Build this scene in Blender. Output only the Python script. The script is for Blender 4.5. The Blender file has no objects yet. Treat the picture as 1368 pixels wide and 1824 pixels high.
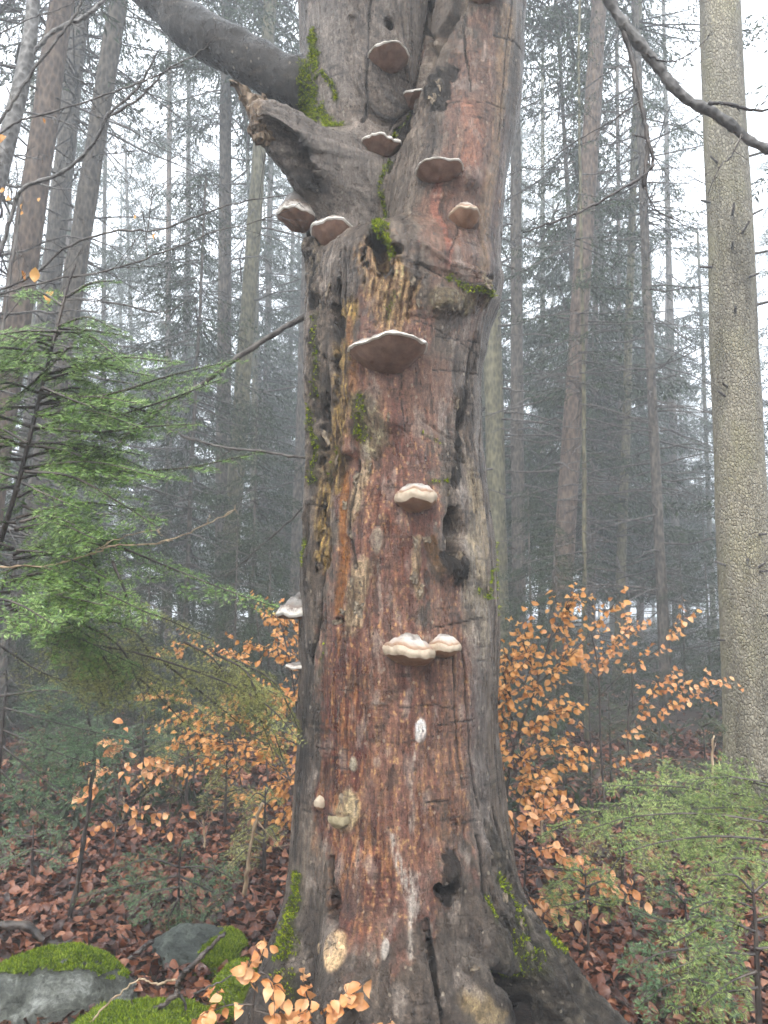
import bpy, math, random
import numpy as np
from mathutils import Vector, Matrix
from mathutils.bvhtree import BVHTree

random.seed(7)
RNG = np.random.default_rng(7)
scene = bpy.context.scene
COL = scene.collection

# ------------------------------------------------------------------ camera
F_PX = 1372.0                      # focal length in pixels of the 1368 x 1824 photograph
PITCH = math.radians(7.0)
CAM = np.array((0.0, 0.0, 1.6))
cam_data = bpy.data.cameras.new('camera')
cam = bpy.data.objects.new('camera', cam_data)
COL.objects.link(cam)
cam_data.sensor_fit = 'VERTICAL'
cam_data.sensor_height = 36.0
cam_data.lens = 36.0 * F_PX / 1824.0
cam_data.clip_start = 0.05
cam_data.clip_end = 600
cam.location = CAM
cam.rotation_euler = (math.pi / 2 + PITCH, 0, 0)
scene.camera = cam

# ------------------------------------------------------------------ sky, sun, exposure
SUN_EL, SUN_AZ = math.radians(48), math.radians(205)
world = bpy.data.worlds.new('World')
scene.world = world
world.use_nodes = True
wn, wl = world.node_tree.nodes, world.node_tree.links
wn.clear()
sky = wn.new('ShaderNodeTexSky'); sky.sky_type = 'NISHITA'; sky.sun_disc = False
sky.sun_elevation = SUN_EL; sky.sun_rotation = SUN_AZ
sky.dust_density = 6.0; sky.air_density = 1.0
hsv = wn.new('ShaderNodeHueSaturation'); hsv.inputs['Saturation'].default_value = 0.12
cloud = wn.new('ShaderNodeMixRGB'); cloud.inputs['Fac'].default_value = 0.75
cloud.inputs['Color2'].default_value = (8.3, 8.9, 9.6, 1)      # even cloud deck
bg = wn.new('ShaderNodeBackground'); bg.inputs['Strength'].default_value = 0.15
wo = wn.new('ShaderNodeOutputWorld')
wl.new(sky.outputs[0], hsv.inputs['Color']); wl.new(hsv.outputs[0], cloud.inputs['Color1'])
wl.new(cloud.outputs[0], bg.inputs['Color']); wl.new(bg.outputs[0], wo.inputs['Surface'])
sun_data = bpy.data.lights.new('sun', 'SUN'); sun_data.energy = 1.5; sun_data.angle = math.radians(45)
sun_data.color = (1.0, 0.96, 0.9)
sun = bpy.data.objects.new('sun', sun_data); COL.objects.link(sun)
sun.rotation_euler = (math.pi / 2 - SUN_EL, 0, math.pi - SUN_AZ)
sun.location = (0, -5, 30)

scene.view_settings.view_transform = 'Standard'
scene.view_settings.look = 'None'
scene.view_settings.gamma = 1.0
scene.view_settings.exposure = EXPOSURE = 1.58
scene.view_settings.use_curve_mapping = False
cy = scene.cycles
cy.max_bounces = 5; cy.diffuse_bounces = 2; cy.glossy_bounces = 2; cy.transmission_bounces = 3
cy.volume_bounces = 1; cy.transparent_max_bounces = 8
cy.caustics_reflective = False; cy.caustics_refractive = False
cy.use_adaptive_sampling = True; cy.adaptive_threshold = 0.03
cy.use_denoising = True
try:
    cy.denoiser = 'OPENIMAGEDENOISE'; cy.denoising_input_passes = 'RGB_ALBEDO_NORMAL'; cy.denoising_prefilter = 'FAST'
except Exception:
    pass
cy.sample_clamp_indirect = 6.0

# ------------------------------------------------------------------ helpers
def ray(px, py):
    x = (px - 684.0) / F_PX; y = (912.0 - py) / F_PX
    c, s = math.cos(PITCH), math.sin(PITCH)
    return np.array((x, c - y * s, s + y * c))

def at(px, py, Y):
    """point in the place seen at a photograph pixel, Y metres ahead of the viewer"""
    d = ray(px, py)
    return CAM + d * (Y / d[1])

def px_size(P):
    """metres that one photograph pixel covers at P"""
    v = np.asarray(P) - CAM
    return (v[1] * math.cos(PITCH) + v[2] * math.sin(PITCH)) / F_PX

def srgb(r, g, b):
    f = lambda c: (c / 255) / 12.92 if c / 255 <= 0.04045 else ((c / 255 + 0.055) / 1.055) ** 2.4
    return np.array((f(r), f(g), f(b)))

_perm = np.random.default_rng(3).permutation(256).astype(np.int32)
_perm = np.concatenate([_perm, _perm])
_g = np.random.default_rng(4).normal(size=(256, 3)).astype(np.float32)
_g /= np.linalg.norm(_g, axis=1)[:, None]

def pn(x, y, z):
    """gradient noise, about -0.7 .. 0.7, arrays"""
    x, y, z = np.broadcast_arrays(np.asarray(x, np.float32), np.asarray(y, np.float32), np.asarray(z, np.float32))
    xi, yi, zi = np.floor(x), np.floor(y), np.floor(z)
    xf, yf, zf = x - xi, y - yi, z - zi
    xi, yi, zi = xi.astype(np.int32) & 255, yi.astype(np.int32) & 255, zi.astype(np.int32) & 255
    u, v, w = (t * t * t * (t * (t * 6 - 15) + 10) for t in (xf, yf, zf))
    out = 0
    for dx in (0, 1):
        wx = u if dx else 1 - u
        for dy in (0, 1):
            wy = v if dy else 1 - v
            for dz in (0, 1):
                wz = w if dz else 1 - w
                h = _perm[_perm[_perm[(xi + dx) & 255] + ((yi + dy) & 255)] + ((zi + dz) & 255)]
                gr = _g[h]
                out = out + wx * wy * wz * (gr[..., 0] * (xf - dx) + gr[..., 1] * (yf - dy) + gr[..., 2] * (zf - dz))
    return out

def fbm(x, y, z, o=4, gain=0.5):
    a, s, f = 1.0, 0, 1.0
    for i in range(o):
        s = s + a * pn(x * f + 17.3 * i, y * f + 5.1 * i, z * f + 9.7 * i)
        a *= gain; f *= 2.03
    return s

def sst(a, b, x):
    t = np.clip((x - a) / (b - a), 0, 1)
    return t * t * (3 - 2 * t)

class MB:
    """collects triangles and quads, then becomes ONE mesh object"""
    def __init__(self):
        self.v, self.t, self.q, self.n = [], [], [], 0
    def add(self, v, tris=None, quads=None):
        v = np.asarray(v, np.float32).reshape(-1, 3)
        if tris is not None and len(tris): self.t.append(np.asarray(tris, np.int32).reshape(-1, 3) + self.n)
        if quads is not None and len(quads): self.q.append(np.asarray(quads, np.int32).reshape(-1, 4) + self.n)
        self.v.append(v); self.n += len(v)
        return self
    def mesh(self, name, mat=None, smooth=True):
        me = bpy.data.meshes.new(name)
        v = np.concatenate(self.v) if self.v else np.zeros((0, 3), np.float32)
        t = np.concatenate(self.t) if self.t else np.zeros((0, 3), np.int32)
        q = np.concatenate(self.q) if self.q else np.zeros((0, 4), np.int32)
        me.vertices.add(len(v)); me.vertices.foreach_set('co', v.ravel())
        me.loops.add(len(t) * 3 + len(q) * 4)
        me.loops.foreach_set('vertex_index', np.concatenate([t.ravel(), q.ravel()]))
        me.polygons.add(len(t) + len(q))
        ls = np.concatenate([np.arange(len(t)) * 3, len(t) * 3 + np.arange(len(q)) * 4]).astype(np.int32)
        me.polygons.foreach_set('loop_start', ls)
        me.polygons.foreach_set('use_smooth', np.full(len(t) + len(q), smooth))
        me.update(calc_edges=True)
        if mat is not None: me.materials.append(mat)
        return me
    def build(self, name, mat=None, parent=None, smooth=True):
        return link(name, self.mesh(name, mat, smooth), parent)

def link(name, me, parent=None):
    o = bpy.data.objects.new(name, me); COL.objects.link(o)
    if parent is not None:
        o.parent = parent
        o.matrix_parent_inverse = Matrix.Translation(-Vector(parent.location)) if not parent.get('turned') else Matrix()
    return o

def tag(o, label=None, cat=None, group=None, kind=None):
    if label: o['label'] = label
    if cat: o['category'] = cat
    if group: o['group'] = group
    if kind: o['kind'] = kind
    return o

def empty(name, loc, label=None, cat=None, group=None):
    o = bpy.data.objects.new(name, None); COL.objects.link(o)
    o.location = Vector([float(c) for c in loc]); o.empty_display_size = 0.1
    return tag(o, label, cat, group)

def tube_arrays(pts, rad, sides=8, cap=True):
    pts = np.asarray(pts, float); n = len(pts)
    rad = np.broadcast_to(np.asarray(rad, float), (n,))
    tg = np.gradient(pts, axis=0); tg /= np.linalg.norm(tg, axis=1)[:, None] + 1e-9
    ref = np.array((0.0, 0, 1)) if abs(tg[0][2]) < 0.8 else np.array((1.0, 0, 0))
    a = np.cross(tg, ref); a /= np.linalg.norm(a, axis=1)[:, None] + 1e-9
    b = np.cross(tg, a)
    th = np.arange(sides) / sides * 2 * math.pi
    ring = a[:, None, :] * np.cos(th)[None, :, None] + b[:, None, :] * np.sin(th)[None, :, None]
    v = pts[:, None, :] + ring * rad[:, None, None]
    i = np.arange(n - 1)[:, None] * sides; j = np.arange(sides)[None, :]; k = (j + 1) % sides
    q = np.stack([i + j, i + k, i + sides + k, i + sides + j], -1).reshape(-1, 4)
    v = v.reshape(-1, 3)
    t = []
    if cap:
        v = np.concatenate([v, pts[:1], pts[-1:]])
        c0, c1 = n * sides, n * sides + 1
        for s in range(sides):
            t.append((c0, (s + 1) % sides, s)); t.append((c1, (n - 1) * sides + s, (n - 1) * sides + (s + 1) % sides))
    return v, t, q

def tube(mb, pts, rad, sides=8, cap=True):
    v, t, q = tube_arrays(pts, rad, sides, cap)
    return mb.add(v, t, q)

def smooth_path(pts, n):
    """Catmull-Rom through the points, n samples"""
    p = np.asarray(pts, float)
    p = np.concatenate([2 * p[:1] - p[1:2], p, 2 * p[-1:] - p[-2:-1]])
    m = len(p) - 3
    out = []
    for s in np.linspace(0, m - 1e-6, n):
        i = int(s); t = s - i
        a, b, c, d = p[i:i + 4]
        out.append(0.5 * ((2 * b) + (c - a) * t + (2 * a - 5 * b + 4 * c - d) * t * t + (3 * b - a - 3 * c + d) * t ** 3))
    return np.array(out)

# ------------------------------------------------------------------ material helpers
def new_mat(name):
    m = bpy.data.materials.new(name); m.use_nodes = True
    nt = m.node_tree; nt.nodes.clear()
    out = nt.nodes.new('ShaderNodeOutputMaterial')
    return m, nt, out

class NT:
    """short-hand for node graphs"""
    def __init__(self, nt): self.nt = nt
    def n(self, t, **kw):
        o = self.nt.nodes.new('ShaderNode' + t)
        for k, v in kw.items(): setattr(o, k, v)
        return o
    def l(self, a, b): self.nt.links.new(a, b)
    def coord(self, scale=(1, 1, 1), kind='Object'):
        tc = self.n('TexCoord'); mp = self.n('Mapping'); mp.inputs['Scale'].default_value = scale
        self.l(tc.outputs[kind], mp.inputs['Vector']); return mp.outputs[0]
    def noise(self, vec, scale, detail=4, rough=0.55, dist=0.0):
        o = self.n('TexNoise'); o.inputs['Scale'].default_value = scale; o.inputs['Detail'].default_value = detail
        o.inputs['Roughness'].default_value = rough; o.inputs['Distortion'].default_value = dist
        self.l(vec, o.inputs['Vector']); return o.outputs['Fac']
    def ramp(self, fac, stops, mode='LINEAR'):
        o = self.n('ValToRGB'); cr = o.color_ramp; cr.interpolation = mode
        while len(cr.elements) < len(stops): cr.elements.new(0.5)
        for e, (p, c) in zip(cr.elements, stops):
            e.position = p; e.color = tuple(c) + (1,) if len(c) == 3 else c
        self.l(fac, o.inputs['Fac']); return o.outputs['Color']
    def math(self, op, a, b=None, clamp=False):
        o = self.n('Math', operation=op); o.use_clamp = clamp
        for i, x in enumerate((a, b)):
            if x is None: continue
            if isinstance(x, (int, float)): o.inputs[i].default_value = x
            else: self.l(x, o.inputs[i])
        return o.outputs[0]
    def maprange(self, x, a, b, c, d):
        o = self.n('MapRange'); self.l(x, o.inputs[0])
        for i, v in enumerate((a, b, c, d)): o.inputs[i + 1].default_value = v
        return o.outputs[0]
    def mix(self, fac, a, b, mode='MIX'):
        o = self.n('MixRGB', blend_type=mode)
        for i, x in ((0, fac), (1, a), (2, b)):
            if isinstance(x, (int, float)): o.inputs[i].default_value = x
            elif isinstance(x, (tuple, list, np.ndarray)): o.inputs[i].default_value = tuple(x)[:3] + (1,)
            else: self.l(x, o.inputs[i])
        return o.outputs[0]
    def bump(self, h, strength, dist, normal=None):
        o = self.n('Bump'); o.inputs['Strength'].default_value = strength; o.inputs['Distance'].default_value = dist
        self.l(h, o.inputs['Height'])
        if normal is not None: self.l(normal, o.inputs['Normal'])
        return o.outputs[0]
    def principled(self, out, color=None, rough=0.6, normal=None, spec=0.5):
        p = self.n('BsdfPrincipled')
        for k, x in (('Base Color', color), ('Roughness', rough), ('Normal', normal), ('Specular IOR Level', spec)):
            if x is None: continue
            if isinstance(x, (int, float)): p.inputs[k].default_value = x
            elif isinstance(x, (tuple, list, np.ndarray)): p.inputs[k].default_value = tuple(x)[:3] + (1,)
            else: self.l(x, p.inputs[k])
        if out is not None: self.l(p.outputs[0], out.inputs['Surface'])
        return p

def leafy(name, stops, rough=0.45, trans=0.3, per='island', spec=0.4, noise_scale=40):
    """leaf or needle material: colour differs from piece to piece, light shines through a little"""
    m, nt, out = new_mat(name); g = NT(nt)
    if per == 'island': r = g.n('NewGeometry').outputs['Random Per Island']
    else: r = g.n('ObjectInfo').outputs['Random']
    nz = g.noise(g.coord(), noise_scale, 3)
    f = g.math('ADD', g.math('MULTIPLY', r, 0.75), g.math('MULTIPLY', g.math('SUBTRACT', nz, 0.35), 0.6), True)
    c = g.ramp(f, stops)
    p = g.principled(None, c, rough, None, spec)
    tr = g.n('BsdfTranslucent'); g.l(c, tr.inputs['Color'])
    ms = g.n('MixShader'); ms.inputs[0].default_value = trans
    g.l(p.outputs[0], ms.inputs[1]); g.l(tr.outputs[0], ms.inputs[2]); g.l(ms.outputs[0], out.inputs['Surface'])
    return m

def bark_mat(name, stops, sx=30, sz=10, rough=0.7, bump=0.6, tint=None):
    """rough conifer or twig bark: flaky cells stretched along the stem"""
    m, nt, out = new_mat(name); g = NT(nt)
    v = g.coord((sx, sx, sz))
    vo = g.n('TexVoronoi', feature='F1'); vo.inputs['Scale'].default_value = 1.0; g.l(v, vo.inputs['Vector'])
    nz = g.noise(g.coord(), 9, 5, 0.65)
    f = g.math('ADD', g.math('MULTIPLY', vo.outputs['Distance'], 0.55), g.math('MULTIPLY', nz, 0.6))
    c = g.ramp(f, stops)
    if tint is not None:
        t2 = g.ramp(g.noise(g.coord((1, 1, 0.5)), 3.0, 4), [(0.42, (0, 0, 0)), (0.62, (1, 1, 1))])
        c = g.mix(t2, c, tint)
    g.principled(out, c, rough, g.bump(f, bump, 0.02))
    return m
# ------------------------------------------------------------------ the old beech: one continuous body
TY = 3.30
def rows(data, Y):
    z, c, r = [], [], []
    for y, L, R in data:
        a, b = at(L, y, Y), at(R, y, Y)
        z.append(a[2]); c.append((a[0] + b[0]) / 2); r.append((b[0] - a[0]) / 2)
    o = np.argsort(z)
    return np.array(z)[o], np.array(c)[o], np.array(r)[o]

MZ, MC, MR = rows([(430, 610, 800), (470, 565, 860), (510, 550, 886), (555, 549, 884), (590, 549, 868), (640, 547, 858), (700, 546, 852), (800, 553, 856),
                   (860, 555, 864), (920, 546, 872), (1000, 538, 880), (1100, 534, 884), (1200, 536, 884), (1300, 532, 885),
                   (1400, 526, 894), (1500, 522, 904), (1600, 520, 908), (1700, 515, 912), (1850, 510, 920), (2000, 505, 925)], TY)
LZ, LC, LR = rows([(-420, 500, 860), (-200, 515, 840), (0, 532, 812), (100, 536, 790), (200, 545, 760), (300, 552, 725), (400, 546, 700), (500, 552, 700), (600, 580, 700)], 3.46)
RZ, RC, RR = rows([(-420, 780, 970), (-200, 775, 955), (0, 766, 940), (100, 756, 935), (200, 738, 925), (300, 704, 907), (400, 688, 894), (500, 680, 889), (620, 720, 850)], 3.27)

def capsule(X, Y, Z, pts, rad):
    d = None
    for i in range(len(pts) - 1):
        a, b = np.asarray(pts[i], np.float32), np.asarray(pts[i + 1], np.float32)
        ab = b - a; L = float(ab @ ab) + 1e-9
        t = np.clip(((X - a[0]) * ab[0] + (Y - a[1]) * ab[1] + (Z - a[2]) * ab[2]) / L, 0, 1)
        dd = np.sqrt((X - a[0] - t * ab[0]) ** 2 + (Y - a[1] - t * ab[1]) ** 2 + (Z - a[2] - t * ab[2]) ** 2) - (rad[i] + (rad[i + 1] - rad[i]) * t)
        d = dd if d is None else np.minimum(d, dd)
    return d

def smin(a, b, k):
    h = np.clip(0.5 + 0.5 * (b - a) / k, 0, 1)
    return b + (a - b) * h - k * h * (1 - h)

def smax(a, b, k): return -smin(-a, -b, k)

LIMB = ([at(620, 190, 3.42), at(540, 158, 3.40), at(468, 122, 3.40), at(395, 82, 3.42), at(325, 35, 3.46), at(262, -25, 3.52), at(150, -150, 3.65)],
        [0.13, 0.125, 0.112, 0.108, 0.106, 0.104, 0.10])
STUB = ([at(630, 345, 3.34), at(565, 292, 3.20), at(515, 248, 3.12), at(480, 218, 3.07), at(458, 198, 3.05)], [0.18, 0.145, 0.112, 0.088, 0.052])
def gz(px, py, Y, z=None):
    P = at(px, py, Y)
    if z is not None: P[2] = z
    return P
ROOTS = [
    ([at(850, 1500, 3.20), at(880, 1610, 3.14), at(935, 1715, 3.05), at(1015, 1810, 2.98), at(1130, 1905, 2.9)], [0.07, 0.115, 0.135, 0.125, 0.10]),
    ([at(575, 1500, 3.22), at(555, 1620, 3.15), at(518, 1730, 3.05), at(470, 1850, 2.98)], [0.07, 0.105, 0.12, 0.12]),
    ([at(660, 1560, 3.02), at(645, 1700, 2.92), at(635, 1850, 2.78)], [0.13, 0.15, 0.17]),
    ([at(760, 1560, 3.02), at(745, 1700, 2.93), at(735, 1850, 2.80)], [0.10, 0.11, 0.13]),
    ([at(840, 1540, 3.05), at(858, 1700, 2.95), at(850, 1860, 2.83)], [0.10, 0.12, 0.12]),
    ([(0.20, 3.6, 0.6), (0.35, 3.9, 0.1), (0.45, 4.0, -0.1)], [0.16, 0.14, 0.1]),
    ([(-0.05, 3.6, 0.6), (-0.2, 3.9, 0.1), (-0.3, 4.0, -0.1)], [0.16, 0.14, 0.1]),
]
BUMPS = [(833, 322, 3.02, 0.050), (805, 1018, 2.93, 0.055), (824, 1004, 2.93, 0.045), (786, 1016, 2.92, 0.035), (566, 520, 3.1, 0.035),
         (795, 540, 2.95, 0.06), (856, 510, 3.02, 0.05), (700, 750, 2.88, 0.05), (795, 1560, 2.88, 0.07)]
# left column of healthy bark and its neighbours, split off by deep crevices
COLUMN = ([at(556, 440, 3.24), at(568, 560, 3.2), at(566, 700, 3.16), at(572, 820, 3.14), at(565, 1000, 3.12), at(562, 1150, 3.12)], [0.04, 0.055, 0.06, 0.06, 0.07, 0.05])
WELT = ([at(628, 420, 3.10), at(632, 500, 3.07), at(628, 580, 3.03), at(622, 700, 3.0), at(620, 800, 2.98)], [0.03, 0.05, 0.045, 0.04, 0.03])

def body(X, Y, Z, zmin=None, zmax=None):
    """pseudo distance to the uncarved tree"""
    zz = np.asarray(Z, np.float32)
    f = lambda a, b: np.interp(zz, a, b).astype(np.float32)
    zlo = float(zz.min()); zhi = float(zz.max())
    d = None
    mx, my = X - f(MZ, MC), (Y - TY) * 1.06
    rr = np.hypot(mx, my); th = np.arctan2(mx, -my)
    low = np.clip((1.1 - zz) / 1.1, 0, 1.3) ** 1.5
    lob = 0.018 * np.sin(th * 5 + 0.6 + zz * 0.5) + 0.03 * low * np.sin(th * 6 + 0.9)
    trunk = rr - f(MZ, MR) * (1 + lob)
    top = MZ[-1] - 0.02
    trunk = np.maximum(trunk, zz - top)
    d = trunk
    if zhi > 2.3:
        l = np.hypot(X - f(LZ, LC), (Y - 3.46) * 1.0) - f(LZ, LR)
        r = np.hypot(X - f(RZ, RC), (Y - 3.27) * 1.0) - f(RZ, RR)
        l = np.maximum(l, LZ[0] - zz); r = np.maximum(r, RZ[0] - zz)
        st = smin(l, r, 0.012)
        d = smin(d, st, 0.10)
        limb = capsule(X, Y, Z, *LIMB); stub = capsule(X, Y, Z, *STUB)
        d = smin(d, limb, 0.05); d = smin(d, stub, 0.17)
    if zlo < 1.2:
        for p, r in ROOTS: d = smin(d, capsule(X, Y, Z, p, r), 0.09)
    if zhi > 1.2 and zlo < 3.4:
        d = smin(d, capsule(X, Y, Z, *COLUMN), 0.03)
        d = smin(d, capsule(X, Y, Z, *WELT), 0.03)
    return d

def front_hits(pxs):
    """sphere-trace pixel rays onto the uncarved body"""
    D = np.array([ray(*p) for p in pxs]); D /= np.linalg.norm(D, axis=1)[:, None]
    t = np.full(len(D), 2.2)
    for _ in range(60):
        P = CAM + D * t[:, None]
        t = np.minimum(t + body(P[:, 0], P[:, 1], P[:, 2]) * 0.7, 5.0)
    return CAM + D * t[:, None]

# hollows: pixel path, radius, how far the hollow is pushed in, how deep it runs
HOLLOWS = [
    ([(806, 908), (809, 945), (806, 984)], 0.042, 0.00, 0.22),
    ([(826, 715), (818, 790), (812, 870)], 0.013, -0.002, 0.05),
    ([(594, 566), (598, 584), (602, 610)], 0.036, 0.0, 0.18),
    ([(604, 636), (600, 648), (598, 664)], 0.026, 0.0, 0.14),
    ([(592, 540), (597, 560)], 0.018, 0.0, 0.06),
    ([(664, 395), (672, 430), (688, 478)], 0.026, 0.0, 0.16),
    ([(700, 438), (712, 446)], 0.018, 0.0, 0.06),
    ([(690, 40), (692, 48)], 0.016, 0.0, 0.06),
    ([(496, 246), (520, 280), (540, 318)], 0.040, 0.0, 0.11),
    ([(478, 226), (490, 238), (502, 250)], 0.044, 0.0, 0.10),
    ([(912, 1752), (922, 1780), (930, 1815)], 0.060, 0.0, 0.13),
    ([(880, 1725), (915, 1760)], 0.030, 0.0, 0.12),
    ([(590, 1560), (592, 1610), (588, 1650)], 0.020, -0.006, 0.05),
    ([(752, 1640), (772, 1730), (792, 1820)], 0.016, -0.010, 0.04),
    ([(612, 1790), (616, 1830)], 0.03, 0.0, 0.10),
    ([(570, 940), (563, 985), (560, 1020)], 0.013, 0.0, 0.05),
    ([(600, 1110), (606, 1112)], 0.014, 0.0, 0.04),
    ([(768, 160), (742, 215), (722, 235)], 0.02, 0.0, 0.06),
    ([(603, 450), (600, 520), (604, 620), (594, 720)], 0.018, 0.0, 0.10), ([(578, 600), (584, 690), (576, 780)], 0.012, 0.0, 0.07), ([(800, 1552), (794, 1575), (790, 1596)], 0.026, 0.0, 0.06), ([(645, 440), (652, 470), (650, 510)], 0.014, 0.0, 0.05),
    ([(557, 800), (580, 840), (578, 930)], 0.010, 0.0, 0.05),
    ([(870, 1560), (905, 1650), (925, 1720)], 0.012, 0.0, 0.03),
]
_carve = []
for path, r, push, deep in HOLLOWS:
    _p = smooth_path([(a, b, 0) for a, b in path], 7)[:, :2]
    _p[1:-1] += np.random.default_rng(int(path[0][0] + path[0][1])).normal(size=(5, 2)) * 3.0
    H = front_hits([tuple(q) for q in _p])
    out = H - np.array((0.03, TY, 0)) ; out[:, 2] = 0; out /= np.linalg.norm(out, axis=1)[:, None]
    outer = H + out * (0.01 + push); inner = H - out * deep
    _carve.append((outer, inner, r * np.random.default_rng(int(path[0][1])).uniform(.6, 1.25, 7) * np.array((.55, .85, 1.05, 1.1, 1.05, .85, .5))))
_bumps = [(at(px, py, Y), r) for px, py, Y, r in BUMPS]
_bh = front_hits([(b[0], b[1]) for b in BUMPS])

def body_full(X, Y, Z):
    d = body(X, Y, Z)
    zlo, zhi = float(np.min(Z)), float(np.max(Z))
    xr, yr, zr = X.ravel(), Y.ravel(), Z.ravel()
    def window(lo, hi):
        s = []
        for r, l, h in zip((xr, yr, zr), lo, hi):
            i = np.nonzero((r > l) & (r < h))[0]
            if not len(i): return None
            s.append(slice(i[0], i[-1] + 1))
        return tuple(s)
    for (c, r), h in zip(_bumps, _bh):
        w = window(h - 4 * r, h + 4 * r)
        if w is None: continue
        x, y, z = X[w[0]], Y[:, w[1]], Z[:, :, w[2]]
        d[w] = smin(d[w], np.sqrt((x - h[0]) ** 2 + (y - h[1]) ** 2 + (z - h[2]) ** 2) - r * 0.75, r * 0.9)
    for outer, inner, r in _carve:
        al = np.concatenate([outer, inner]); w = window(al.min(0) - .12, al.max(0) + .12)
        if w is None: continue
        x, y, z = X[w[0]], Y[:, w[1]], Z[:, :, w[2]]
        n = int(max(3, math.ceil(np.linalg.norm(inner[0] - outer[0]) / .022)))
        hol = None
        for k in range(n):                              # a slot: the path swept inwards
            f = k / (n - 1); q = capsule(x, y, z, outer * (1 - f) + inner * f, list(r * (1 - 0.35 * f)))
            hol = q if hol is None else np.minimum(hol, q)
        d[w] = smax(d[w], -hol, 0.010)
    return d

def surface_nets(lo, hi, h):
    nx, ny, nz = (int(math.ceil((hi[i] - lo[i]) / h)) + 1 for i in range(3))
    xs = (lo[0] + np.arange(nx) * h).astype(np.float32)[:, None, None]
    ys = (lo[1] + np.arange(ny) * h).astype(np.float32)[None, :, None]
    zs = (lo[2] + np.arange(nz) * h).astype(np.float32)[None, None, :]
    Fd = np.empty((nx, ny, nz), np.float32)
    S = 28
    for k in range(0, nz, S):
        Fd[:, :, k:k + S] = body_full(xs, ys, zs[:, :, k:k + S])
    Fd[0] = Fd[-1] = 1; Fd[:, 0] = Fd[:, -1] = 1; Fd[:, :, 0] = Fd[:, :, -1] = 1
    ins = Fd < 0
    cnt = np.zeros((nx - 1, ny - 1, nz - 1), np.int8)
    for a in (0, 1):
        for b in (0, 1):
            for c in (0, 1):
                cnt += ins[a:nx - 1 + a, b:ny - 1 + b, c:nz - 1 + c]
    act = (cnt > 0) & (cnt < 8)
    I, J, K = np.nonzero(act)
    idx = np.full(act.shape, -1, np.int32); idx[I, J, K] = np.arange(len(I))
    corners = [(a, b, c) for a in (0, 1) for b in (0, 1) for c in (0, 1)]
    acc = np.zeros((len(I), 3), np.float32); num = np.zeros(len(I), np.float32)
    for p in corners:
        for ax in range(3):
            if p[ax]: continue
            q = list(p); q[ax] = 1
            f0 = Fd[I + p[0], J + p[1], K + p[2]]; f1 = Fd[I + q[0], J + q[1], K + q[2]]
            m = (f0 < 0) != (f1 < 0)
            t = np.where(m, f0 / np.where(m, f0 - f1, 1), 0)
            pos = np.tile(np.array(p, np.float32), (len(I), 1)); pos[:, ax] = t
            acc += pos * m[:, None]; num += m
    V = np.stack([I, J, K], 1) + acc / num[:, None]
    V = V * h + np.array(lo, np.float32)
    quads = []
    for ax in range(3):
        sl0 = [slice(1, -1)] * 3; sl1 = [slice(1, -1)] * 3
        sl0[ax] = slice(0, -1); sl1[ax] = slice(1, None)
        a, b = ins[tuple(sl0)], ins[tuple(sl1)]
        e = np.nonzero(a != b)
        g = [e[0], e[1], e[2]]
        u, v = (ax + 1) % 3, (ax + 2) % 3
        base = [None] * 3; base[ax] = g[ax]; base[u] = g[u] + 1; base[v] = g[v] + 1
        def cell(du, dv):
            c = list(base); c[u] = base[u] - du; c[v] = base[v] - dv
            return idx[c[0], c[1], c[2]]
        q = np.stack([cell(1, 1), cell(0, 1), cell(0, 0), cell(1, 0)], 1)
        fl = ~a[e]                                       # outside -> inside: flip
        q[fl] = q[fl][:, ::-1]
        quads.append(q)
    Q = np.concatenate(quads); Q = Q[(Q >= 0).all(1)]
    return V, Q

V0, Q0 = surface_nets((-1.35, 2.45, -0.25), (1.35, 4.10, 5.2), 0.0125)

def vnormals(V, F):
    n = np.zeros_like(V)
    a, b, c, d = (V[F[:, i]] for i in range(4))
    fn = np.cross(c - a, d - b)
    for i in range(4):
        for k in range(3): n[:, k] += np.bincount(F[:, i], fn[:, k], len(V))
    return n / (np.linalg.norm(n, axis=1)[:, None] + 1e-12), fn

def relax(V, F, it, keep):
    w = np.zeros(len(V)); 
    for i in range(4): w += 2 * np.bincount(F[:, i], minlength=len(V))
    for _ in range(it):
        s = np.zeros_like(V)
        for i in range(4):
            for j in ((i + 1) % 4, (i - 1) % 4):
                for k in range(3): s[:, k] += np.bincount(F[:, i], V[F[:, j], k], len(V))
        V = V * keep + (1 - keep) * s / np.maximum(w, 1)[:, None]
    return V

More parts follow.
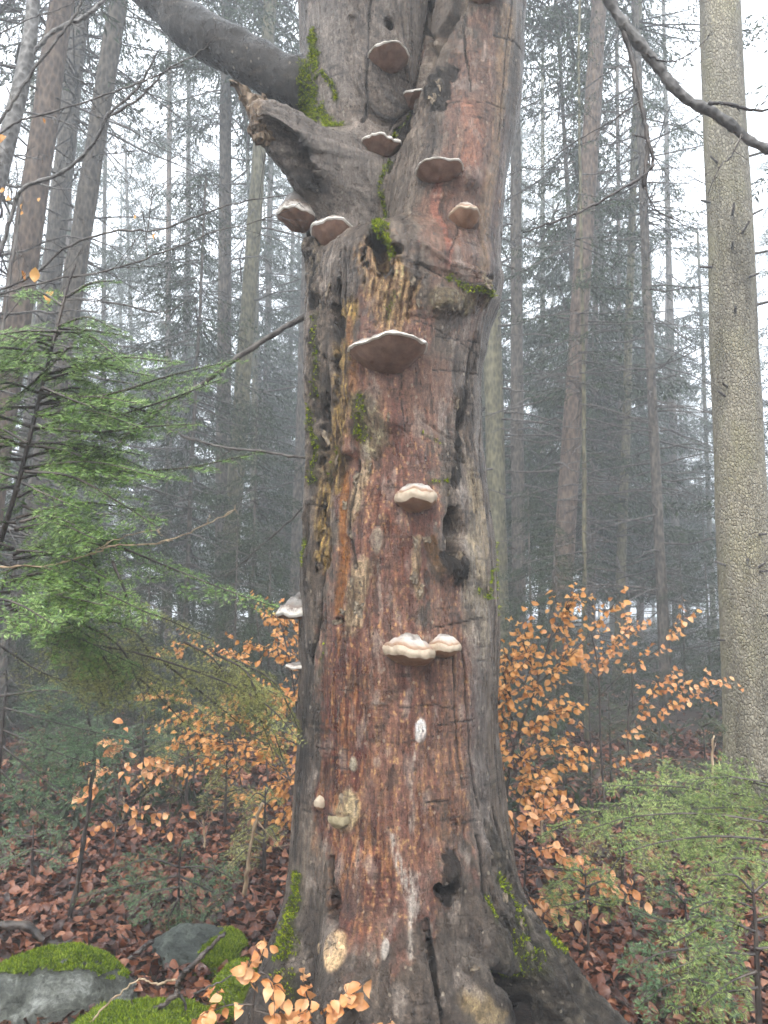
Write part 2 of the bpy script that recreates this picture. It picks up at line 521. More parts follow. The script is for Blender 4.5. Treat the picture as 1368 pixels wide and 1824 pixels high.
def refine(V, F, sel):
    """split the selected quads in four; neighbours become fans so that no gap opens"""
    E = np.sort(np.stack([F, np.roll(F, -1, 1)], -1), -1)                 # face, side, two ends
    key = E[..., 0].astype(np.int64) * len(V) + E[..., 1]
    uk, inv = np.unique(key.ravel(), return_inverse=True); inv = inv.reshape(-1, 4)
    split = np.zeros(len(uk), bool); split[inv[sel].ravel()] = True
    eid = np.full(len(uk), -1); eid[split] = len(V) + np.arange(split.sum())
    a, b = uk[split] // len(V), uk[split] % len(V)
    mid = (V[a] + V[b]) / 2
    cen = V[F[sel]].mean(1); cid = len(V) + len(mid) + np.arange(sel.sum())
    Fs, Es = F[sel], eid[inv[sel]]
    quads = [np.stack([Fs[:, i], Es[:, i], cid, Es[:, i - 1]], 1) for i in range(4)]
    rest = ~sel; ns = split[inv[rest]].sum(1); Fr, Er = F[rest], eid[inv[rest]]
    quads.append(Fr[ns == 0]); tris = []
    for f, e in zip(Fr[ns > 0].tolist(), Er[ns > 0].tolist()):
        ring = []
        for i in range(4):
            ring.append(f[i])
            if e[i] >= 0: ring.append(e[i])
        s = 1 if e[0] >= 0 else next(i for i in range(len(ring)) if ring[i] in e)
        ring = ring[s:] + ring[:s]
        tris += [(ring[0], ring[i], ring[i + 1]) for i in range(1, len(ring) - 1)]
    return np.concatenate([V, mid, cen]), np.concatenate(quads), np.array(tris, int).reshape(-1, 3)

V0 = relax(V0.astype(float), Q0, 1, 0.5)
N0, FN0 = vnormals(V0, Q0)
FN0 /= np.linalg.norm(FN0, axis=1)[:, None] + 1e-12
_c = V0[Q0].mean(1)
_sel = ((FN0 * (CAM - _c)).sum(1) / np.linalg.norm(CAM - _c, axis=1) > -0.25) & (_c[:, 2] > -0.02) & (_c[:, 2] < 4.75)
V, QF, TF = refine(V0, Q0, _sel)
V = relax(V, QF, 2, 0.5).astype(np.float32) if len(TF) == 0 else V.astype(np.float32)
NV = len(V)
_qn = np.concatenate([QF, np.concatenate([TF, TF[:, 2:]], 1)]) if len(TF) else QF
N = vnormals(V.astype(float), _qn)[0].astype(np.float32)
print('body', len(V0), 'refined', NV)

# wrapped coordinates of every point: u round the trunk, z up
AXX = lambda z: np.interp(z, np.concatenate([MZ, [MZ[-1] + 0.3, 6]]), np.concatenate([MC, [0.13, 0.13]]))
def uz(P):
    P = np.atleast_2d(P)
    th = np.arctan2(P[:, 0] - AXX(P[:, 2]), -(P[:, 1] - TY))
    return th * 0.42, P[:, 2]
U, Zc = uz(V)
wob1 = fbm(U * 9, Zc * 7, V[:, 1] * 0 + 3.3, 3)
wob2 = fbm(U * 9 + 40, Zc * 7, V[:, 1] * 0 + 8.3, 3)
fine = fbm(U * 45, Zc * 30, V[:, 1] * 0 + 1.7, 3)
strk = fbm(U * 38, Zc * 2.6, V[:, 1] * 0 + 21.7, 4)         # long vertical streaks
strk2 = fbm(U * 90, Zc * 7.0, V[:, 1] * 0 + 61.7, 3)
lump = fbm(V[:, 0] * 4, V[:, 1] * 4, V[:, 2] * 2.2, 3)
limbm = np.exp(-np.clip(capsule(V[:, 0], V[:, 1], V[:, 2], LIMB[0][1:], LIMB[1][1:]), 0, 1) / 0.02) * sst(0.30, 0.36, -V[:, 0] + 0 * U)
stubm = sst(0.03, 0.0, capsule(V[:, 0], V[:, 1], V[:, 2], *STUB) + 0.0) * sst(-0.18, -0.34, V[:, 0])
onbody = 1 - np.maximum(limbm, stubm)

def hituz(pts):
    H = front_hits(pts); u, z = uz(H); return u, z, H

def blob(px, py, rx, ry, warp=0.5, edge=(1.15, 0.75)):
    """soft patch on the bark round what is seen at a pixel; radii in photograph pixels"""
    u, z, H = hituz([(px, py)]); k = px_size(H[0])
    front = N[:, 1] < 0.35
    a = ((U - u[0]) / (rx * k)); b = ((Zc - z[0]) / (ry * k))
    d = np.sqrt(a * a + b * b) + warp * (wob1 * 0.6 + fine * 0.35)
    return sst(edge[0], edge[1], d) * front

def stroke(pts, w, warp=0.5, edge=(1.2, 0.5), wend=None):
    """patch along a path; w = half width in photograph pixels"""
    u, z, H = hituz(pts); k = px_size(H[len(H) // 2]); w = w * k
    m = (Zc > z.min() - w * 4 - 0.05) & (Zc < z.max() + w * 4 + 0.05) & (U > u.min() - w * 4 - 0.05) & (U < u.max() + w * 4 + 0.05) & (N[:, 1] < 0.5)
    I = np.nonzero(m)[0]
    out = np.zeros(NV, np.float32)
    if not len(I): return out
    uu = U[I] + 0.012 * wob1[I] + 0.004 * fine[I] * warp; zz = Zc[I] + 0.012 * wob2[I]
    d = np.full(len(I), 9.0)
    for i in range(len(u) - 1):
        a = np.array((u[i], z[i])); b = np.array((u[i + 1], z[i + 1])); ab = b - a; L = ab @ ab + 1e-9
        t = np.clip(((uu - a[0]) * ab[0] + (zz - a[1]) * ab[1]) / L, 0, 1)
        d = np.minimum(d, np.hypot(uu - a[0] - t * ab[0], zz - a[1] - t * ab[1]))
    q = d / w + warp * 0.5 * (fine[I] + wob1[I] * 0.5)
    out[I] = sst(edge[0], edge[1], q)
    return out

# ---- colour of the bark (its own colours: grey bark, red-brown stained bark, rotten wood, lichen, moss)
C = np.tile(srgb(104, 92, 82).astype(np.float32), (NV, 1))
def paint(w, col, amt=1.0):
    global C
    w = np.clip(w * amt, 0, 1)[:, None].astype(np.float32)
    C = C * (1 - w) + np.asarray(col, np.float32) * w

rough = np.zeros(NV, np.float32)      # torn, flaky surface
moss = np.zeros(NV, np.float32)
lent = np.clip(0.35 + 1.6 * fbm(U * 6, Zc * 5, 0 * U + 77, 3), 0.05, 1).astype(np.float32)        # fine cross wrinkles of smooth bark
disp = np.zeros(NV, np.float32)

paint(sst(-0.1, 0.35, lump), srgb(126, 114, 104), 0.6)
paint(sst(0.05, 0.4, strk), srgb(140, 128, 116), 0.55)
paint(sst(0.1, 0.45, -strk), srgb(70, 62, 57), 0.65)
# red-brown stained half of the trunk
stain = np.maximum.reduce([blob(690, 800, 110, 320, 0.8), blob(670, 1250, 125, 330, 0.8), blob(690, 1500, 110, 170, 0.8), blob(620, 1230, 75, 260, 0.8), .75 * blob(800, 1250, 70, 240, .9), .35 * blob(850, 300, 70, 300, .9)]) * onbody
paint(stain, srgb(132, 92, 80), 0.85)
paint(stain * sst(-0.05, 0.35, strk), srgb(160, 120, 100), 0.6)
paint(stain * sst(0.0, 0.35, -strk), srgb(116, 74, 62), 0.7)
red = np.maximum.reduce([blob(612, 1290, 58, 190, 0.7), blob(600, 1400, 50, 120, 0.7), blob(640, 1540, 60, 110, 0.7), blob(700, 980, 60, 110, 0.7) * 0.5])
paint(red, srgb(108, 58, 48), 0.75)
paint(red * sst(0.0, 0.3, strk2), srgb(168, 120, 80), 0.7)
och = np.maximum.reduce([blob(790, 1280, 60, 220, 0.8), blob(660, 1400, 60, 200, 0.8), blob(770, 1440, 60, 120, .8), blob(600, 1520, 60, 80, .8)])
paint(och * sst(-0.1, 0.35, strk2 + 0.5 * fine), srgb(158, 116, 84), 0.6)
spk = stain * sst(0.28, 0.45, fbm(U * 110, Zc * 55, 0 * U + 4.4, 3) + 0.35 * strk)
paint(spk, srgb(196, 158, 114), 0.75)
pink = np.maximum.reduce([blob(850, 250, 60, 240, 0.8) * 0.5, blob(790, 420, 50, 130, .8), blob(760, 700, 70, 90, .8), blob(660, 700, 40, 60, .8)])
paint(pink, srgb(142, 110, 95), 0.7)
paint(np.maximum.reduce([blob(585, 90, 60, 130, .8), blob(575, 260, 60, 90, .8), blob(585, 340, 60, 80, .8), blob(640, 300, 40, 100, .8), blob(690, 120, 50, 140, .8) * .6]), srgb(132, 124, 118), .7)
paint(stroke([(835, 190), (845, 240), (838, 280)], 22, 0.8), srgb(170, 120, 98), 0.65)
paint(stroke([(780, 330), (788, 400), (796, 470)], 10, 0.8), srgb(168, 108, 92), 0.6)
paint(stroke([(905, 20), (885, 260), (868, 430), (858, 480)], 16, 0.7), srgb(142, 118, 92), 0.7)
paint(blob(850, 1060, 40, 130, .6), srgb(148, 138, 122), 0.7)
paint(blob(852, 930, 30, 110, .6), srgb(160, 145, 120), 0.8)
paint(blob(850, 1350, 32, 200, .6), srgb(120, 112, 108), 0.7)
paint(stroke([(545, 1150), (540, 1300), (532, 1420), (528, 1520)], 16, .5), srgb(70, 62, 56), 0.85)
lowgrey = sst(0.75, 0.3, Zc) 
paint(lowgrey * (1 - 0.75 * sst(1, 0.5, np.abs(U + 0.03) / 0.2 + 0.6 * strk)), srgb(80, 73, 68), 0.8)
for pts, w, a in [([(700, 1490), (708, 1540), (728, 1580), (735, 1640), (733, 1700)], 7, 0.85), ([(728, 1570), (738, 1620)], 12, 0.7),
                  ([(742, 1290), (740, 1340), (734, 1420), (733, 1480)], 3.5, 0.75), ([(652, 1240), (655, 1330)], 3, .5), ([(620, 1150), (600, 1290)], 3.5, .6),
                  ([(672, 1000), (678, 1090), (676, 1200)], 5, .5), ([(800, 690), (792, 790)], 4, .6), ([(705, 840), (690, 900)], 8, .5), ([(850, 1090), (840, 1180)], 9, .5),
                  ([(640, 1500), (636, 1560)], 6, .5), ([(624, 1400), (626, 1480)], 4, .6)]:
    paint(stroke(pts, w, 2.2, (1.5, .2)) * sst(-.35, .25, strk2 + .8 * fine), srgb(184, 176, 166), a)
# rotten wood in the fork, the left crevice and the streaks under it
fork = np.maximum.reduce([stroke([(665, 440), (690, 520), (700, 550)], 42, 0.9), stroke([(700, 470), (730, 520)], 20, 0.9)])
paint(fork, srgb(170, 140, 110), 0.95); paint(fork * sst(0, .35, strk2), srgb(214, 186, 140), 0.8); paint(fork * sst(0.02, .3, -strk2), srgb(104, 76, 52), .85)
left = np.maximum.reduce([stroke([(612, 560), (606, 700), (600, 800), (596, 850)], 34, 0.9), stroke([(585, 830), (580, 900), (576, 1000)], 18, .9)]) * onbody
paint(left, srgb(138, 116, 84), 0.9); paint(left * sst(0, .35, strk2), srgb(196, 166, 108), 0.75); paint(left * sst(.02, .3, -strk2), srgb(84, 58, 38), .85)
ora = stroke([(618, 570), (632, 640), (628, 690)], 9, .6); paint(ora, srgb(160, 118, 88), .85)
strip = stroke([(615, 850), (612, 930), (616, 990), (606, 1060), (602, 1090)], 13, .45)
paint(strip, srgb(152, 104, 62), 0.95); paint(strip * sst(.05, .35, fbm(U * 18, Zc * 70, 0 * U + 7, 3)), srgb(128, 74, 34), .8)
peel = np.maximum.reduce([stroke([(642, 1015), (632, 1060), (628, 1105)], 24, 1.2), stroke([(745, 960), (738, 1030), (748, 1060)], 9, 1.2), stroke([(655, 830), (640, 870), (630, 920)], 16, 1.3)])
paint(peel, srgb(178, 158, 132), .9); paint(peel * sst(0.02, .3, -strk2), srgb(110, 88, 66), .8)
wood2 = stroke([(768, 970), (782, 1010)], 17, 1.0); paint(wood2, srgb(120, 90, 58), .9)
plate = np.maximum.reduce([stroke([(650, 720), (672, 770), (660, 800)], 30, 1.2), stroke([(780, 530), (830, 545)], 22, 1.2), stroke([(862, 500), (870, 530)], 16, 1.2)])
paint(plate, srgb(128, 116, 92), .85); paint(plate * sst(0.05, .3, fine), srgb(176, 166, 138), .8)
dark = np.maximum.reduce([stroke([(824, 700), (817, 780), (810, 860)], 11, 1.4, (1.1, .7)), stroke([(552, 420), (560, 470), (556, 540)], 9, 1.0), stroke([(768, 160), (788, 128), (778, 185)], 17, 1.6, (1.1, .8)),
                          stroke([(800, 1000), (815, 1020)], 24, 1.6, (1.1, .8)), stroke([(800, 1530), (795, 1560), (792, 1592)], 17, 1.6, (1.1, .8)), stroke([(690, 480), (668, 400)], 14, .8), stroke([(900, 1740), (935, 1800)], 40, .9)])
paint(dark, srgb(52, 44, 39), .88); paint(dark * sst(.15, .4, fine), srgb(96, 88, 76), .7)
brk = np.maximum.reduce([stroke([(895, 1530), (940, 1640), (985, 1740), (1060, 1810)], 44, .8), stroke([(870, 1470), (900, 1560)], 14, .8), stroke([(915, 1660), (930, 1730)], 48, .8)])
paint(brk, srgb(76, 70, 62), .8); paint(brk * sst(.08, .35, fine + .4 * strk2), srgb(120, 112, 100), .6)
paint(stroke([(820, 1690), (870, 1730), (900, 1760)], 16, 1.2), srgb(120, 112, 104), .7)
paint(stroke([(850, 1790), (880, 1815)], 22, 1.2), srgb(150, 132, 100), .7)
# single marks: resin blob, pale scars
paint(blob(749, 1302, 11, 22, .3), srgb(214, 210, 205), .95); disp += 0.010 * blob(749, 1302, 11, 22, .3)
for px, py, rx, ry, c in [(629, 1362, 8, 13, (176, 168, 150)), (672, 962, 12, 22, (150, 138, 124)), (686, 1690, 7, 14, (196, 190, 182)), (592, 1695, 22, 28, (206, 178, 142)),
                          (568, 1690, 8, 10, (190, 168, 140)), (676, 1252, 16, 5, (140, 120, 106)), (620, 1440, 26, 34, (176, 160, 128))]:
    b = blob(px, py, rx, ry, .7); paint(b, srgb(*c), .9); disp += 0.006 * b
# limb and stub
paint(limbm, srgb(66, 60, 55), 1.0); paint(limbm * sst(0.1, .45, fine), srgb(108, 100, 90), .55)
paint(stubm, srgb(112, 104, 98), .8)
tip = stubm * sst(-0.47, -0.53, V[:, 0] + 0.05 * fine); paint(tip, srgb(128, 106, 82), .9)
paint(stroke([(498, 240), (525, 285), (545, 325)], 14, .7), srgb(48, 42, 38), .85)

colm = np.maximum.reduce([stroke([(560, 430), (568, 560), (562, 700), (562, 850)], 26, 1.0), stroke([(548, 900), (545, 1050)], 12, 1.0) * .6]) * onbody
paint(colm * sst(.05, .3, -fine - .4 * strk2), srgb(58, 50, 42), .75); paint(colm * sst(.1, .4, fine), srgb(146, 136, 116), .6)
rgt = stroke([(850, 600), (838, 700), (836, 830), (850, 900)], 14, 1.0); paint(rgt * sst(.05, .3, -fine - .4 * strk2), srgb(66, 56, 48), .7)
# mottling of the whole surface: lichen, algae, wrinkles
pat = fbm(U * 15, Zc * 8, 0 * U + 91, 4); pat2 = fbm(U * 11 + 9, Zc * 4, 0 * U + 57, 4); mot = fbm(U * 70, Zc * 42, 0 * U + 33, 3)
calm = (1 - np.clip(np.maximum.reduce([fork, left, strip, peel, dark, limbm]), 0, 1))
paint(calm * sst(.16, .42, pat), srgb(158, 148, 140), .5); paint(calm * sst(.18, .45, -pat), srgb(74, 64, 57), .55)
paint(stain * calm * sst(.05, .4, pat2), srgb(124, 98, 88), .6); paint(stain * calm * sst(.12, .42, -pat2), srgb(108, 70, 58), .4)
_wr = fbm(U * 5, Zc * 75, 0 * U + 12.5, 3)
paint(calm * lent * sst(.22, .45, -_wr), srgb(56, 47, 42), .7)
C *= (1 + .55 * mot)[:, None].clip(.5, 1.6)
for pts, w, a in [([(703, 1490), (708, 1540), (728, 1580), (735, 1640), (733, 1700)], 6, .8), ([(728, 1565), (740, 1620)], 13, .75)]:
    paint(stroke(pts, w, 1.8, (1.4, .3)) * sst(-.5, .2, strk2 + fine), srgb(176, 168, 160), a * .65)
# ---- relief
rough = np.maximum(rough, np.maximum(colm * .8, rgt * .6))
for m_, a in ((fork, 1), (left, 1), (peel, .6), (plate, .8), (dark, 1), (brk, .9), (wood2, .8)): rough = np.maximum(rough, m_ * a)
rough *= (N[:, 1] < 0.6)
lent *= 1 - np.clip(rough * 1.3, 0, 1)
disp += 0.016 * lump + 0.006 * strk * onbody
ridge = 1 - np.abs(fbm(U * 26, Zc * 6, V[:, 1] * 3, 4)) * 2.4
flake = np.floor((fbm(U * 22, Zc * 9, 0 * U + 31, 3) * 0.9 + 0.5) * 5) / 5
disp += rough * (0.016 * (ridge - 0.5) + 0.014 * (flake - 0.5) + 0.008 * fine)
disp += np.maximum(colm, np.maximum(left * .6, brk)) * (0.014 * (ridge - .5) + .012 * (flake - .5))
disp += -0.008 * strip - 0.010 * left - 0.014 * fork + 0.012 * plate + 0.008 * peel * flake
wr = fbm(U * 5, Zc * 75, 0 * U + 12.5, 3)
disp += 0.0022 * wr * lent * onbody
disp += 0.004 * fbm(V[:, 0] * 28, V[:, 1] * 28, V[:, 2] * 28, 3) * np.maximum(limbm * 1.0, stubm * 2.6) + .018 * limbm * fbm(V[:, 0] * 7, V[:, 1] * 7, V[:, 2] * 7 + 4, 2)
# ledges and folds
for pts, w, a in [([(770, -20), (762, 60), (752, 130), (738, 200), (712, 262), (694, 300)], 9, -.055), ([(700, 460), (760, 480), (830, 500), (880, 495)], 7, -.010), ([(720, 560), (780, 570)], 4, -.006), ([(740, 430), (800, 470), (860, 485)], 5, .008),
                  ([(640, 250), (640, 330)], 10, -.012), ([(625, 30), (628, 150), (640, 260)], 6, -.012), ([(690, 640), (700, 760), (770, 790)], 2, -.003),
                  ([(745, 745), (790, 775), (820, 800)], 3, -.005), ([(605, 240), (560, 260), (520, 230)], 9, .010)]:
    disp += a * stroke(pts, w, .4)
# cracks
for pts, w, dp in [([(830, 0), (828, 90), (838, 160)], 1.8, .012), ([(910, 0), (900, 130), (888, 250)], 1.3, .006), ([(805, 1150), (812, 1280), (822, 1400)], 2.0, .012), ([(822, 1150), (830, 1250), (836, 1340), (852, 1440)], 2.2, .014),
                  ([(652, 1210), (655, 1320)], 1.4, .006), ([(842, 610), (828, 700), (820, 760)], 3.0, .014), ([(858, 660), (852, 820), (862, 900)], 2.5, .010), ([(872, 960), (880, 1080), (878, 1180)], 2.0, .008),
                  ([(662, 0), (656, 120), (650, 220)], 2.0, .010), ([(612, 440), (612, 540), (606, 600)], 3, .016), ([(575, 1020), (570, 1100), (556, 1180)], 3.5, .016), ([(640, 820), (625, 930), (632, 1010)], 4.0, .012),
                  ([(760, 1640), (775, 1740), (790, 1820)], 4, .018), ([(592, 1530), (590, 1640)], 6, .02), ([(690, 1260), (760, 1256), (820, 1262)], 1.2, .004), ([(780, 1290), (840, 1282)], 1.5, .005),
                  ([(700, 1330), (740, 1318)], 1.2, .004), ([(760, 1430), (800, 1424)], 2, .006), ([(800, 1470), (850, 1460)], 1.5, .004), ([(540, 1440), (600, 1456)], 1.4, .004), ([(770, 1120), (860, 1100)], 1.4, .004),
                  ([(880, 1440), (900, 1520), (935, 1600)], 4, .018), ([(905, 1540), (935, 1640), (960, 1720)], 4, .02), ([(850, 1490), (862, 1590), (900, 1650)], 4, .016), ([(720, 640), (714, 700), (722, 770)], 1.5, .005),
                  ([(830, 380), (800, 450)], 1.6, .005), ([(750, 470), (800, 500), (850, 505)], 1.8, .006), ([(775, 600), (850, 612)], 1.3, .004), ([(770, 660), (850, 668)], 1.2, .004), ([(742, 570), (850, 640)], 1.2, .003),
                  ([(560, 1220), (640, 1232)], 1.2, .003), ([(560, 1330), (600, 1338)], 1.4, .004), ([(760, 200), (900, 196)], 1.2, .003), ([(880, 60), (930, 90)], 1.6, .004), ([(540, 620), (580, 635)], 1.5, .005), ([(545, 900), (580, 905)], 1.5, .004)]:
    s = stroke(pts, w, .5); disp -= dp * s; paint(s, srgb(46, 38, 34), .75)
V2 = V + N * disp[:, None]

# ---- moss cover
for pts, w, a in [([(552, 60), (560, 110), (545, 150)], 13, 1), ([(530, 150), (540, 190), (560, 205)], 22, 1.0), ([(560, 190), (585, 222), (600, 226)], 9, 1), ([(560, 140), (575, 125), (590, 150), (600, 180)], 5, .9), ([(515, 120), (508, 180)], 10, .7),
                  ([(690, 295), (676, 340), (680, 400), (690, 450)], 13, 1), ([(640, 710), (645, 780)], 16, .75), ([(800, 495), (835, 515), (880, 525)], 9, .8), ([(553, 860), (560, 800), (548, 720)], 6, .9), ([(560, 560), (566, 640), (560, 700)], 10, .55), ([(700, 520), (690, 560)], 8, .6),
                  ([(540, 960), (536, 1010)], 4, .9), ([(580, 1130), (570, 1200)], 4, .6), ([(876, 1020), (872, 1060), (850, 1055)], 9, .7), ([(880, 960), (884, 1100)], 4, .6), ([(530, 1560), (510, 1640), (500, 1700)], 16, .95), ([(470, 1690), (440, 1760)], 18, .9), ([(500, 1740), (510, 1780)], 14, .6),
                  ([(890, 1560), (915, 1600), (930, 1640)], 13, .75), ([(925, 1680), (930, 1740), (945, 1700)], 20, .65), ([(975, 1670), (1000, 1700)], 6, .9), ([(870, 1600), (885, 1640)], 6, .8), ([(765, 860), (800, 855)], 6, .7), ([(750, 770), (790, 790)], 3, .7), ([(600, 800), (585, 850)], 8, .5)]:
    moss = np.maximum(moss, stroke(pts, w, 1.3, (1.25, .35)) * a)
moss *= sst(-0.75, 0.1, fine + 0.4); moss *= np.where((V[:, 2] > 3.2) & (V[:, 0] < -.40), 0, 1) * np.where((V[:, 1] < 3.16) & (V[:, 0] < -.08) & (V[:, 2] > 3.0) & (V[:, 2] < 3.9), 0, 1)
paint(moss, srgb(74, 80, 34), .7)

_L = np.clip(C, .004, 1).mean(1, keepdims=True); C = C * (_L / .13) ** .35; C = C + (C - C.mean(1, keepdims=True)) * .10
_mb = MB(); _mb.add(V2, TF, QF); trunk_me = _mb.mesh('trunk')
for nm, arr in (('bark_colour', np.concatenate([C, np.ones((NV, 1), np.float32)], 1)),
                ('bark_mask', np.stack([moss, lent * onbody, rough, stain], 1))):
    at_ = trunk_me.color_attributes.new(nm, 'FLOAT_COLOR', 'POINT')
    at_.data.foreach_set('color', np.clip(arr, 0, 1).astype(np.float32).ravel())

def beech_mat():
    m, nt, out = new_mat('old_beech_bark'); g = NT(nt)
    a = g.n('Attribute'); a.attribute_name = 'bark_colour'
    k = g.n('Attribute'); k.attribute_name = 'bark_mask'
    sp = g.n('SeparateColor'); g.l(k.outputs['Color'], sp.inputs[0])
    mossf, lentf, roughf = sp.outputs[0], sp.outputs[1], sp.outputs[2]
    vert = g.noise(g.coord((1, 1, 0.3)), 55, 6, 0.75, 0.8)
    grain = g.noise(g.coord((1, 1, 1)), 160, 4, 0.75)
    cross = g.noise(g.coord((0.22, 0.22, 1.3)), 60, 5, 0.75, 1.2)
    blot = g.noise(g.coord((1, 1, 0.5)), 14, 5, 0.65)
    c = g.mix(1.0, a.outputs['Color'], (.72, .70, .68), 'MULTIPLY')           # wet bark is darker
    c = g.mix(1.0, c, g.ramp(vert, [(0.28, (0.4, 0.37, 0.35)), (0.5, (1, 1, 1)), (0.72, (1.6, 1.56, 1.5))]), 'MULTIPLY')
    c = g.mix(1.0, c, g.ramp(grain, [(0.3, (0.5, 0.48, 0.46)), (0.5, (1, 1, 1)), (0.7, (1.6, 1.58, 1.55))]), 'MULTIPLY')
    c = g.mix(g.math('MULTIPLY', lentf, 0.8), c, g.mix(1.0, c, g.ramp(cross, [(0.34, (0.5, 0.47, 0.45)), (0.46, (1, 1, 1)), (0.7, (1.1, 1.1, 1.1))]), 'MULTIPLY'))
    c = g.mix(1.0, c, g.ramp(blot, [(0.3, (0.72, 0.7, 0.7)), (0.55, (1, 1, 1)), (0.75, (1.15, 1.15, 1.15))]), 'MULTIPLY')
    fib = g.noise(g.coord((1, 1, 0.07)), 150, 4, 0.7, 0.3)
    c = g.mix(1.0, c, g.ramp(fib, [(0.33, (0.38, 0.34, 0.31)), (0.43, (1, 1, 1)), (0.66, (1, 1, 1)), (0.74, (1.5, 1.45, 1.38))]), 'MULTIPLY')
    pit = g.n('TexVoronoi', feature='F1'); pit.inputs['Scale'].default_value = 55; g.l(g.coord((1, 1, 0.7)), pit.inputs['Vector'])
    pc = g.n('SeparateColor'); g.l(pit.outputs['Color'], pc.inputs[0])
    pm = g.math('MULTIPLY', g.math('LESS_THAN', pit.outputs['Distance'], 0.24), g.math('GREATER_THAN', pc.outputs[0], 0.8))
    c = g.mix(g.math('MULTIPLY', pm, 0.7), c, srgb(40, 32, 28))
    pl = g.math('MULTIPLY', g.math('LESS_THAN', pit.outputs['Distance'], 0.3), g.math('LESS_THAN', pc.outputs[0], 0.06))
    c = g.mix(g.math('MULTIPLY', pl, 0.35), c, srgb(190, 176, 156))
    vert = g.math('ADD', vert, g.math('MULTIPLY', fib, 0.9))
    h = g.math('ADD', g.math('MULTIPLY', cross, lentf), g.math('ADD', g.math('MULTIPLY', vert, 0.8), g.math('MULTIPLY', grain, g.math('ADD', roughf, 0.5))))
    nrm = g.bump(h, 1.0, 0.012)
    ro = g.math('ADD', g.maprange(blot, 0.3, 0.7, 0.2, 0.42), g.math('MULTIPLY', g.math('MAXIMUM', mossf, roughf), 0.3), True)
    g.principled(out, c, ro, nrm, 0.5)
    return m
M_BEECH = beech_mat()
trunk_me.materials.clear(); trunk_me.materials.append(M_BEECH)

beech = empty('beech_tree', (0.07, TY, 0), 'massive old beech trunk carrying bracket fungi, with stained peeling bark and mossy hollows', 'tree')
trunk = link('trunk', trunk_me, beech)

TRUNK_BVH = BVHTree.FromPolygons(V0.tolist(), Q0.tolist())          # the body before its fine relief is close enough to set things on
def trunk_hit(px, py):
    d = ray(px, py); h = TRUNK_BVH.ray_cast(Vector(CAM), Vector(d).normalized())
    return (np.array(h[0]), np.array(h[1])) if h[0] is not None else (at(px, py, TY), np.array((0, -1.0, 0)))

# ---- moss tufts standing on the moss cover
M_MOSS = leafy('moss', [(0.0, srgb(60, 78, 16)), (0.45, srgb(118, 136, 26)), (0.8, srgb(170, 178, 40)), (1.0, srgb(196, 198, 70))], 0.75, 0.25, 'island', 0.2, 30)
def tufts(P, Nn, n_each, length, width, rng):
    """three-cornered moss leaves standing on points P with normals Nn"""
    P = np.repeat(P, n_each, 0); Nn = np.repeat(Nn, n_each, 0); n = len(P)
    r = rng.normal(size=(n, 3)); d = Nn + 0.75 * r / np.linalg.norm(r, axis=1)[:, None]; d[:, 2] += 0.15
    d /= np.linalg.norm(d, axis=1)[:, None]
    s = np.cross(d, rng.normal(size=(n, 3))); s /= np.linalg.norm(s, axis=1)[:, None]
    L = length * rng.uniform(0.5, 1.2, n)[:, None]; W = width * rng.uniform(0.7, 1.3, n)[:, None]
    o = P + rng.normal(size=(n, 3)) * 0.003
    v = np.stack([o - s * W, o + s * W, o + d * L], 1).reshape(-1, 3)
    return v, np.arange(n * 3).reshape(-1, 3)
_w = np.where((moss > 0.35) & (N[:, 1] < 0.6), moss, 0).astype(float); _w = _w ** 2
_pick = np.nonzero(RNG.random(NV) < _w * 0.5)[0]
mm = MB(); v, t = tufts(V2[_pick], N[_pick], 3, 0.014, 0.0028, RNG); mm.add(v, t)
mo = mm.build('moss', M_MOSS, beech, False); tag(mo, 'bright green moss in the fork and on the roots', kind='stuff')
print('trunk verts', NV, 'moss tris', len(t))

# ---- splintered end of the broken stub and loose bark flakes
M_SPLINT = bark_mat('splintered_wood', [(0.2, srgb(38, 31, 26)), (0.5, srgb(92, 76, 60)), (0.8, srgb(134, 114, 92))], 60, 9, 0.8, 0.8)
M_FLAKE = bark_mat('loose_bark', [(0.2, srgb(44, 36, 30)), (0.5, srgb(98, 85, 70)), (0.85, srgb(140, 126, 106))], 70, 40, 0.8, 0.9)
for k, (px, py, tx, ty, w) in enumerate([(470, 205, 414, 146, .026), (478, 212, 428, 160, .022), (466, 196, 432, 166, .028), (488, 205, 470, 172, .016), (472, 220, 440, 190, .020), (460, 215, 445, 196, .016), (498, 210, 487, 182, .013), (470, 232, 442, 236, .024), (476, 244, 448, 246, .022)]):
    a, b = at(px, py, 3.06 + 0.012 * (k % 3)), at(tx, ty, 3.02 + 0.014 * (k % 4))
    n = 9; pts = a + (b - a) * np.linspace(-0.25, 1, n)[:, None] + RNG.normal(size=(n, 3)) * 0.004
    mb = MB(); v, tt, q = tube_arrays(pts, w * 1.7 * np.linspace(1.25, 0.3, n), 7)
    v = v + RNG.normal(size=v.shape) * 0.006; mb.add(v, tt, q); mb.build('splinter', M_SPLINT, beech, False)

